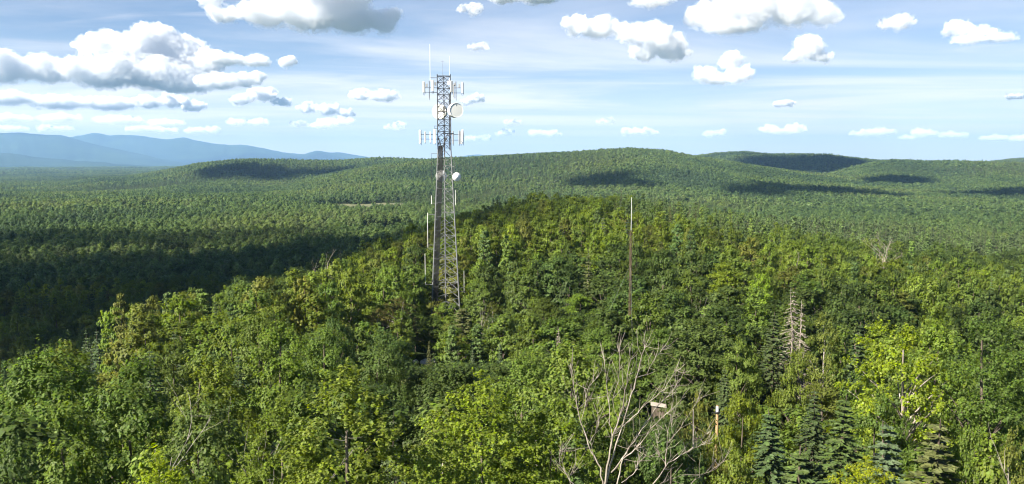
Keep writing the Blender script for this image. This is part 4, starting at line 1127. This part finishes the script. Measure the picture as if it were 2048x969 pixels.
def build_tower():
    fx = at(889, VH, TOWER_D); g = gz(fx.x, fx.y); az = math.atan2(fx.x, fx.y)
    T = empty('lattice_tower', (fx.x, fx.y, g), -az)
    tag(T, 'tall grey three legged lattice tower carrying dishes and antennas', 'tower')
    px = fx.y / F                                   # metres per photograph pixel at the tower

    def zrow(v): return at(889, v, TOWER_D).z - g
    ZT, ZK = zrow(153), zrow(300)

    def half(z): return 12.8 * px if z >= ZK else (12.8 + (27.5 - 12.8) * (ZK - z) / (ZK - zrow(608))) * px

    def leg(i, z):
        h = half(z); return np.array([(-h, -h * .58, z), (h, -h * .58, z), (0, h * 1.15, z)][i])
    for i in range(3):
        
        tube_part('leg', [leg(i, -.5), leg(i, ZK)], [.15, .11], STEEL, T, 8)
        tube_part('upper_leg', [leg(i, ZK), leg(i, ZT + .3)], [.10, .08], STEEL_DARK, T, 8)
    zs = list(np.linspace(.2, ZK, 24)) + list(np.linspace(ZK, ZT, 13))[1:]
    for k in range(len(zs) - 1):
        a, b = zs[k], zs[k + 1]; top = a >= ZK - .1; m = STEEL_DARK if top else STEEL; r = .048 if not top else .046
        if k % 3 == 0 or top and k % 2 == 0:
            for i, j in ((0, 1), (1, 2), (2, 0)): tube_part('strut', [leg(i, a), leg(j, a)], r * .9, m, T, 5)
        # rear faces: rafters falling from the rear leg; front face: crossed rods
        for i in (0, 1): tube_part('brace', [leg(2, b), leg(i, a)], r * 1.15, m, T, 5)
        tube_part('brace', [leg(0, a), leg(1, b)], r * .72, m, T, 5)
        if top or k % 2: tube_part('brace', [leg(1, a), leg(0, b)], r * .72, m, T, 5)
        if top:
            for i in (0, 1): tube_part('brace', [leg(2, a), leg(i, b)], r * .8, m, T, 5)
        if not top and k % 1 == 0:
            box_part('step_bracket', leg(0, a) + np.array([.16, -.1, .25]), (.34, .14, .10), STEEL, T)
    # cable ladder inside the left leg
    lad = empty('cable_ladder'); lad.parent = T
    zc = np.linspace(.3, zrow(292), 14)
    for c in range(9):
        off = .20 + c * .105
        tube_part('cable', [leg(0, z) + np.array([off * (1 if z < ZK else .8), -.10 + .05 * (c % 2), 0]) for z in zc], .045, CABLE, lad, 5)
    for z in zc[:-1]:
        q = leg(0, z); tube_part('rung', [q + np.array([.05, -.16, 0]), q + np.array([1.15, -.16, 0])], .025, STEEL, lad, 4)
    for pts in ([(876, 275), (880, 284), (884, 300)], [(895, 275), (890, 284), (886, 296), (883, 310)], [(900, 270), (893, 272), (888, 290)]):
        tube_part('cable', [((u - 889) * px, -1.0, zrow(v)) for u, v in pts], .10, CABLE, lad, 6)
    tube_part('cable', [(leg(1, z) + np.array([-.22, .1, 0])) for z in np.linspace(ZK, zrow(190), 6)], .09, CABLE, lad, 5)

    def X(u): return (u - 889) * px
    # whip antennas
    for u, v0, v1, r, arm in ((862.5, 90, 158, .036, True), (900, 113, 156, .026, False), (886.5, 122, 156, .02, False)):
        w = tube_part('whip_antenna', [(X(u), -.6, zrow(v1) - .6), (X(u), -.6, zrow(v1) + 1.2), (X(u), -.6, zrow(v0))], [r * 1.5, r * 1.1, r * .8], WHITE if r > .025 else STEEL, T, 6)
        if arm: tube_part('mount', [(X(u), -.6, zrow(157)), leg(0, zrow(157))], .05, STEEL_DARK, w, 5)
        if r == .02:
            for q in (0, 1.57): tube_part('ground_plane', [(X(u) - .3 * math.cos(q), -.6 - .3 * math.sin(q), zrow(124)), (X(u) + .3 * math.cos(q), -.6 + .3 * math.sin(q), zrow(124))], .018, STEEL, w, 4)
    rail = [(leg(0, ZT)), leg(1, ZT), leg(2, ZT), leg(0, ZT)]
    for i in range(3): tube_part('top_rail', [rail[i], rail[i + 1]], .06, STEEL_DARK, T, 5)

    # sector frames: arms, rails, panels with pipes, radios
    def sector(us, v0, v1, vr, yoff, panels, side):
        f = empty('sector_mount'); f.parent = T
        for v in vr:
            z = zrow(v); tube_part('rail', [(X(us[0]), yoff, z), (X(us[1]), yoff, z)], .045, STEEL_DARK, f, 5)
            tube_part('arm', [leg(0 if side < 0 else 1, z), (X(us[0] if side < 0 else us[1]) * .62, yoff, z)], .05, STEEL_DARK, f, 5)
        for (u, va, vb, w, dp, rz, m, tilt, radio) in panels:
            zc, hh = (zrow(va) + zrow(vb)) / 2, zrow(va) - zrow(vb)
            a = empty('panel_antenna'); a.parent = T
            box_part('panel', (X(u), yoff - .12, zc), (w, dp, hh), m, a, rz, .05, tilt)
            tube_part('mounting_pipe', [(X(u) + (.22 if w > .3 else .1), yoff + .10, zc - hh * .62), (X(u) + (.22 if w > .3 else .1), yoff + .10, zc + hh * .5)], .04, STEEL_DARK, a, 5)
            if radio:
                box_part('radio_unit', (X(u) + .55 * radio, yoff + .1, zc + hh * .18), (.34, .25, .62), BOX, a)
                tube_part('jumper', [(X(u) - .05, yoff, zc - hh * .5), (X(u) - .12, yoff, zc - hh * .68), (X(u) + .12, yoff, zc - hh * .74), (X(u) + .2, yoff, zc - hh * .5)], .03, STEEL_DARK, a, 5)
    sector((848, 872), 164, 190, (177, 186), -.9, [(850, 165, 187, .40, .20, .35, PANEL, 0, 1), (867, 162, 184, .44, .22, -.2, PANEL, 0, 1), (860, 163, 197, .07, .07, 0, STEEL, 0, 0)], -1)
    sector((900, 927), 164, 190, (177, 187), -.9, [(904, 163, 185, .44, .22, .45, PANEL, 0, 1), (925, 166, 187, .40, .20, -.5, PANEL, 0, -1), (912, 164, 198, .07, .07, 0, STEEL, 0, 0), (908, 170, 195, .20, .15, .2, BOX, 0, 0)], 1)
    sector((841, 872), 262, 288, (270, 279), -1.0, [(841.5, 261, 288, .36, .20, .3, WHITE, 0, 0), (851.5, 264, 286, .16, .12, .3, WHITE, 0, 0), (861.5, 264, 286, .16, .12, .2, WHITE, 0, 0), (870, 260, 288, .42, .22, 0, WHITE, 0, 0)], -1)
    sector((900, 927), 262, 288, (270, 281), -1.0, [(906, 263, 289, .26, .16, .2, BOX, 0, 0), (918, 262, 289, .24, .20, .1, BOX, 0, 0), (921, 263, 289, .18, .16, .1, BOX, 0, 0), (924.5, 260, 288, .34, .20, -.3, WHITE, .06, 0)], 1)
    ring = tube_part('ring_mount', [(X(889) + 18 * px * math.sin(t), -2.2 - .7 * math.cos(t), zrow(268.5)) for t in np.linspace(-.2, 1.7, 9)], .09, STEEL_DARK, T, 6)
    box_part('remote_radio', (X(899), -.8, zrow(167)), (.5, .4, .7), WHITE, T)

    # dishes: drum with shroud and flat cover; axis points right and towards the lookout
    def drum(u, v, dia, depth, yaw, y, armto):
        d = empty('microwave_dish', (X(u), y, zrow(v)), 0); d.parent = T; d.rotation_euler = (math.pi / 2, 0, yaw)
        r = dia / 2
        lathe_part('shroud', [(0.15, -depth * .75), (r * .55, -depth * .66), (r * .92, -depth * .40), (r, -depth * .30), (r, depth * .30), (r * .97, depth * .32), (r * .97, depth * .28)], WHITE, d, n=36)
        lathe_part('radome', [(0.001, depth * .295), (r * .5, depth * .295), (r * .968, depth * .285)], RADOME, d, n=36)
        lathe_part('hub', [(.22, -depth * 1.05), (.22, -depth * .70)], STEEL, d, n=12)
        box_part('emblem', (0, r * .68, depth * .30), (.16, .30, .012), BOX, d, 0, .002)
        tube_part('dish_arm', [(X(u) - .3, y + .3, zrow(v)), armto], .09, STEEL, T, 6)
    zz = zrow(220)
    drum(911, 222, 2.75, 2.1, .34, -1.3, leg(1, zz))
    drum(880.5, 222, 2.85, 2.0, -.25, 3.0, leg(2, zz))

    def cone_dish(u, v, dia, yaw, y, armto):
        d = empty('microwave_dish', (X(u), y, zrow(v))); d.parent = T; d.rotation_euler = (math.pi / 2, 0, yaw); r = dia / 2
        lathe_part('reflector', [(.12, -.32), (r * .5, -.26), (r * .86, -.10), (r, .02), (r * 1.02, .05), (r * .98, .07)], PANEL, d)
        lathe_part('radome', [(r * .97, .06), (r * .5, .26), (.05, .46), (0.001, .47)], WHITE, d)
        tube_part('dish_arm', [(X(u) - .2, y + .2, zrow(v)), armto], .08, STEEL, T, 6)
    cone_dish(912.5, 354, 1.72, .35, -1.4, leg(1, zrow(353)))
    cone_dish(882, 353, 2.3, .4, 3.0, leg(2, zrow(353)))
    for v in (219, 224): tube_part('dish_rail', [leg(0, zrow(v)) + [0, -.2, 0], leg(1, zrow(v)) + [0, -.2, 0]], .08, STEEL_DARK, T, 6)

    # side arms with rod antennas lower down
    for (u, v0, v1, varms, side, m, r) in ((854.5, 425, 494, (428.5,), 0, WHITE, .06), (848.5, 506, 571, (567,), 0, WHITE, .06), (926, 541, 585, (574, 582), 1, WHITE, .045),
                                           (863, 308, 366, (308,), 0, STEEL_DARK, .05), (862.5, 391, 408, (), 0, WHITE, .07), (908, 322, 345, (334,), 1, STEEL, .05), (910, 380, 410, (), 1, WHITE, .05), (870, 253, 258, (253, 258), 0, STEEL_DARK, .04)):
        w = tube_part('rod_antenna', [(X(u), -1.0, zrow(v1)), (X(u), -1.0, zrow(v0))], r * .7, m, T, 6)
        for v in varms: tube_part('side_arm', [(X(u), -1.0, zrow(v)), leg(side, zrow(v))], .05, STEEL, w, 5)
        if not varms: tube_part('side_arm', [(X(u), -1.0, zrow(v1) + .1), leg(side, zrow(v1) + .1)], .03, STEEL, w, 5)
    for v in (489, 497): tube_part('side_arm', [(X(856), -1.0, zrow(v)), leg(0, zrow(v))], .035, STEEL, T, 5)


build_tower()


def build_mast():
    p = at(1264.5, VH, MAST_D); g = gz(p.x, p.y); az = math.atan2(p.x, p.y)
    T = empty('guyed_mast', (p.x, p.y, g), -az); tag(T, 'thin rusty guyed mast with a white rod on top, among trees', 'mast')
    def zrow(v): return at(1264.5, v, MAST_D).z - g
    zt = zrow(461); w = .13; L3 = [(w * math.cos(a), w * math.sin(a)) for a in (.5, 2.6, 4.7)]
    for x, y in L3: tube_part('leg', [(x, y, -.3), (x, y, zt)], .028, RUST, T, 5)
    n = int(zt / .55)
    for k in range(n):
        for i in range(3):
            a, b = L3[i], L3[(i + 1) % 3]; z0, z1 = k * .55, (k + 1) * .55
            if k % 2: a, b = b, a
            if (k + i) % 2 == 0 or True: tube_part('brace', [(*a, z0), (*b, z1)], .014, RUST, T, 3)
    tube_part('rod_antenna', [(0, 0, zt - .6), (0, 0, zrow(430)), (0, 0, zrow(395))], [.032, .026, .020], PANEL, T, 6)
    tb = tube_part('cable', [(-.30 + .05 * math.sin(k * 1.5), .06 * math.cos(k * 1.5), .3 + k * .16) for k in range(55)], .03, CABLE, T, 4)
    for a in (.6, 2.7, 4.8):
        tube_part('guy_wire', [(0, 0, zt * .8), (7 * math.cos(a), 7 * math.sin(a), .2)], .012, STEEL, T, 3)
    tube_part('folded_dipole', [(-.30, 0, zrow(470)), (-.30, 0, zrow(490)), (.28, 0, zrow(490)), (.28, 0, zrow(470)), (-.30, 0, zrow(470))], .02, STEEL_DARK, T, 4)


build_mast()


# ------------------------------------------------------------------ dead trees, rocks, pole
def traced_limbs(name, base, limbs, d0, mat, label, r0, seed, ox=1080, oy=640, sc=2.945):
    """limbs read off the photograph, each with its own depth; twigs grown on them"""
    rs = np.random.RandomState(seed); tb = Tubes(); g = gz(base.x, base.y)
    first = None
    for (dd, r, pts) in limbs:
        P = []
        n = len(pts)
        for i, (a, b) in enumerate(pts): P.append(np.array(at(ox + a / sc, oy + b / sc, d0 + dd * i / max(n - 1, 1))))
        P = np.array(P); q = np.linspace(0, n - 1, n * 3); P = np.stack([np.interp(q, range(n), P[:, k]) for k in range(3)], 1)
        P[1:-1] += rs.normal(0, .008, (len(P) - 2, 3))
        r = r * .46; rad = r * (1 - np.linspace(0, .80, len(P)))
        tb.add(P, rad, 6)
        for _ in range(int(len(P) * 1.4)):
            i = rs.randint(len(P) // 4, len(P) - 1); dirn = P[min(i + 1, len(P) - 1)] - P[i - 1]; dirn /= np.linalg.norm(dirn)
            v = dirn * .8 + rs.normal(0, .6, 3); v[2] += .25; v /= np.linalg.norm(v); Lt = rs.uniform(.08, .42)
            p1 = P[i] + v * Lt * .5; p2 = p1 + (v + rs.normal(0, .25, 3) + [0, 0, .2]) * Lt * .5
            tb.add([P[i], p1, p2], [max(rad[i] * .34, .0035), .003, .002], 4)
    # trunk from the ground to where the limbs leave the frame
    P = np.array([[base.x, base.y, g - .2], [base.x + .05, base.y, (g + base.z) / 2], [base.x, base.y, base.z]])
    tb.add(P, [r0 * 1.6, r0 * 1.25, r0], 8)
    e = empty(name, (0, 0, 0)); V = np.concatenate(tb.V); V -= np.array([base.x, base.y, g]); e.location = (base.x, base.y, g)
    me = np_mesh('trunk', V, np.concatenate(tb.F), mat, True); link('trunk', me, e); tag(e, label, 'tree', 'dead and leafless trees')


B = at(1210, 975, 13.2)
traced_limbs('dead_tree', B, [
    (.3, .035, [(372, 990), (352, 860), (290, 750), (240, 600), (215, 480), (195, 380), (180, 260)]),
    (-.2, .045, [(378, 990), (400, 850), (430, 690), (460, 600), (500, 440), (520, 300), (540, 140)]),
    (.5, .018, [(430, 700), (410, 600), (400, 450), (385, 330), (385, 200)]),
    (.2, .036, [(385, 985), (420, 840), (480, 640), (530, 480), (570, 340), (610, 180), (628, 145)]),
    (-.5, .020, [(480, 640), (560, 560), (650, 480), (740, 400), (790, 310), (835, 280)]),
    (.6, .028, [(420, 900), (490, 810), (570, 690), (640, 580), (700, 500), (780, 420), (828, 345)]),
    (-.3, .030, [(450, 990), (480, 830), (560, 770), (660, 630), (760, 540), (860, 450)]),
    (.2, .014, [(240, 600), (270, 500), (280, 400), (350, 330)]),
    (.4, .014, [(570, 340), (620, 330), (690, 210), (740, 150)]),
    (.1, .012, [(460, 600), (420, 480), (470, 330), (465, 140)]),
    (.3, .016, [(480, 960), (560, 900), (580, 830), (595, 790)]),
    (-.2, .012, [(320, 830), (300, 720), (340, 640), (335, 440)]),
], 13.2, BARK_DEAD, 'bare pale dead tree with many upswept limbs, bottom centre right', .07, 1)
B2 = at(1298, 985, 14.2)
traced_limbs('dead_tree', B2, [
    (.3, .024, [(640, 1000), (740, 860), (860, 780), (930, 730), (1005, 650)]),
    (.2, .018, [(740, 860), (745, 740), (790, 680), (890, 540), (960, 430)]),
    (.4, .014, [(740, 860), (700, 790), (690, 720), (720, 620)]),
    (-.3, .018, [(860, 990), (930, 930), (1000, 890), (1110, 820)]),
    (.1, .012, [(860, 780), (940, 740), (1005, 715)]),
    (.1, .010, [(790, 680), (770, 600), (800, 540)]),
    (.2, .010, [(640, 1000), (720, 960), (780, 940)]),
], 14.2, BARK_DEAD, 'smaller reddish bare dead tree just right of the large bare one', .04, 2)
B3 = at(1118, 985, 13.8)
traced_limbs('dead_tree', B3, [(.2, .020, [(215, 1000), (150, 900), (115, 850), (115, 780), (185, 750)]), (.1, .010, [(150, 900), (170, 930), (200, 900)])],
             13.8, BARK_DEAD, 'single crooked dead branch stem left of the bare dead tree', .03, 3)


def put_bare(u, v, d, seed, label, mat, spread=.5, depth=3, wide=1.0, r0=.011, first=.3, n0=7):
    p = at(u, v, d); g = gz(p.x, p.y); H = p.z - g
    e = empty('dead_tree', (p.x, p.y, g - .1), seed); b = link('trunk', bare(seed, H / 1.02, spread, depth, mat, first, r0, n0), e); b.scale = (wide, wide, 1)
    tag(e, label, 'tree', 'dead and leafless trees')


put_bare(655, 492, 138, 61, 'grey snag on the ridge edge left of the tower', BARK_DEAD, .7, 3, .9, .016, .5)
put_bare(524, 738, 27, 62, 'thin leafless birch left of the nearest aspen', BARK_PALE, .5, 2, .7, .007, .55, 6)
put_bare(250, 815, 21, 63, 'pale forked snag among leaf trees at lower left', BARK_PALE, .8, 3, .9, .012, .6)
put_bare(430, 820, 20, 64, 'thin pale broken snag right of the yellow topped maple', BARK_PALE, .8, 3, .8, .008, .5)
put_bare(1582, 485, 165, 65, 'cluster of bare grey stems up the right slope', BARK_DEAD, .4, 4, .8, .012, .15, 11)
put_bare(1765, 458, 215, 66, 'grey leafless crown high on the right', BARK_DEAD, .5, 4, 1.3, .012, .3, 12)
put_bare(966, 594, 118, 67, 'white forked birch snag right of the tower foot', BARK_PALE, .35, 2, .6, .014, .6)
put_bare(1404, 578, 108, 68, 'white birch snag below the yellow green layered maple', BARK_PALE, .35, 2, .6, .014, .6)
put_bare(912, 680, 108, 69, 'thin pale snag right of the white rocks', BARK_PALE, .5, 2, .6, .012, .3)
put_bare(2040, 845, 24, 70, 'bare twiggy shrub in the lower right corner', BARK_DEAD, .5, 3, .9, .009, .3)


def put_dead_spruce(u, v, d, wpx, seed, label):
    p = at(u, v, d); g = gz(p.x, p.y); H = p.z - g; R_ = 1.6 * wpx * p.y / F / 2
    tr, _ = conifer(seed, H, R_, 30, 7, 4, .3, .2, .35, True)
    e = empty('dead_spruce', (p.x, p.y, g - .1)); link('trunk', tr, e); tag(e, label, 'tree', 'dead and leafless trees')


put_dead_spruce(1588, 574, 82, 80, 81, 'dead grey spruce with bare twigs, behind the tall pointed spruce')
put_dead_spruce(1605, 600, 80, 50, 82, 'second dead grey spruce leaning against the first')
put_dead_spruce(1117, 655, 92, 30, 83, 'small dead brown spruce left of the thin mast')


def rock_material():
    m, N, L, P = material('pale_rock')
    tc = N.new('ShaderNodeTexCoord'); nz = N.new('ShaderNodeTexNoise'); nz.inputs['Scale'].default_value = 2.2; nz.inputs['Detail'].default_value = 9; L.new(tc.outputs['Object'], nz.inputs['Vector'])
    cr = N.new('ShaderNodeValToRGB'); e = cr.color_ramp.elements; e[0].position = .35; e[0].color = (.26, .24, .22, 1); e[1].position = .60; e[1].color = (.62, .59, .56, 1)
    L.new(nz.outputs['Fac'], cr.inputs['Fac']); L.new(cr.outputs[0], P.inputs['Base Color']); P.inputs['Roughness'].default_value = .9
    bp = N.new('ShaderNodeBump'); bp.inputs['Distance'].default_value = .1; L.new(nz.outputs['Fac'], bp.inputs['Height']); L.new(bp.outputs[0], P.inputs['Normal'])
    return m


ROCK = rock_material()


def put_rock(u, v, d, w, h, dep, seed, label, lift=None):
    p = at(u, v, d); g = gz(p.x, p.y)
    bm = bmesh.new(); bmesh.ops.create_icosphere(bm, subdivisions=3, radius=1.0); rs = np.random.RandomState(seed)
    k = rs.normal(size=(6, 3)); k /= np.linalg.norm(k, axis=1, keepdims=True); cut = rs.uniform(.55, .85, 6)
    for q in bm.verts:
        c = np.array(q.co)
        for n_, t in zip(k, cut):
            s = c @ n_
            if s > t: c = c - n_ * (s - t) * .9
        c *= 1 + .06 * math.sin(7 * c[0] + seed) * math.sin(6 * c[1]); q.co = Vector((c[0] * w, c[1] * dep, c[2] * h))
    me = bpy.data.meshes.new('rock'); bm.to_mesh(me); bm.free(); me.materials.append(ROCK)
    o = link('rock', me); o.location = (p.x, p.y, g + h * .35); o.rotation_euler.z = seed
    tag(o, label, 'rock', 'pale rocks in clearings'); return o


put_rock(852, 725, 117, 1.15, .5, .8, 1, 'largest white rock in the clearing below the tower')
put_rock(832, 728, 116.5, .5, .35, .5, 2, 'small white rock left of the largest one below the tower')
put_rock(868, 722, 118.5, .6, .4, .6, 4, 'small white rock right of the largest one below the tower')
put_rock(822, 705, 121, .6, .5, .5, 3, 'shaded white rock behind the others below the tower')


def build_pole():
    p = at(1435, 812, 40); g = gz(p.x, p.y); H = p.z - g
    T = empty('wooden_pole', (p.x, p.y, g)); tag(T, 'tan wooden pole top with a dark band rising from bushes', 'pole')
    m, N, L, P = material('tan_wood'); nz = N.new('ShaderNodeTexNoise'); nz.inputs['Scale'].default_value = 5; tc = N.new('ShaderNodeTexCoord'); L.new(tc.outputs['Object'], nz.inputs['Vector'])
    cr = N.new('ShaderNodeValToRGB'); e = cr.color_ramp.elements; e[0].color = (.22, .13, .06, 1); e[1].color = (.42, .28, .14, 1); L.new(nz.outputs['Fac'], cr.inputs['Fac']); L.new(cr.outputs[0], P.inputs['Base Color']); P.inputs['Roughness'].default_value = .8
    lathe_part('shaft', [(.10, -.2), (.07, H - .02), (.065, H), (.001, H + .01)], m, T, n=10)
    lathe_part('band', [(.08, H - .40), (.13, H - .38), (.13, H - .30), (.08, H - .28)], CABLE, T, n=12)
    tube_part('bracket', [(0, 0, H - .34), (-.28, -.05, H - .36)], .03, CABLE, T, 5)
    # clear length of white cover near the top
    lathe_part('cover', [(.078, H - .28), (.076, H - .02)], PANEL, T, n=10)


build_pole()


PALEWOOD = metal('pale_weathered_board', (0.34, 0.30, 0.27), 0.8, 0, .2)


def build_hut():
    p = at(1318, 818, 74); g = gz(p.x, p.y)
    T = empty('equipment_hut', (p.x, p.y, g), -.15); H = p.z - g
    tag(T, 'small hut with pale roof glimpsed behind the bare dead tree', 'hut')
    box_part('roof', (0, 1.2, H), (1.5, 1.0, .10), PALEWOOD, T, 0, .02, .12)
    box_part('wall', (0, 1.25, H / 2 - .2), (1.3, .9, H), BARK, T, 0, .02)


build_hut()
print('done', time.time() - T0)
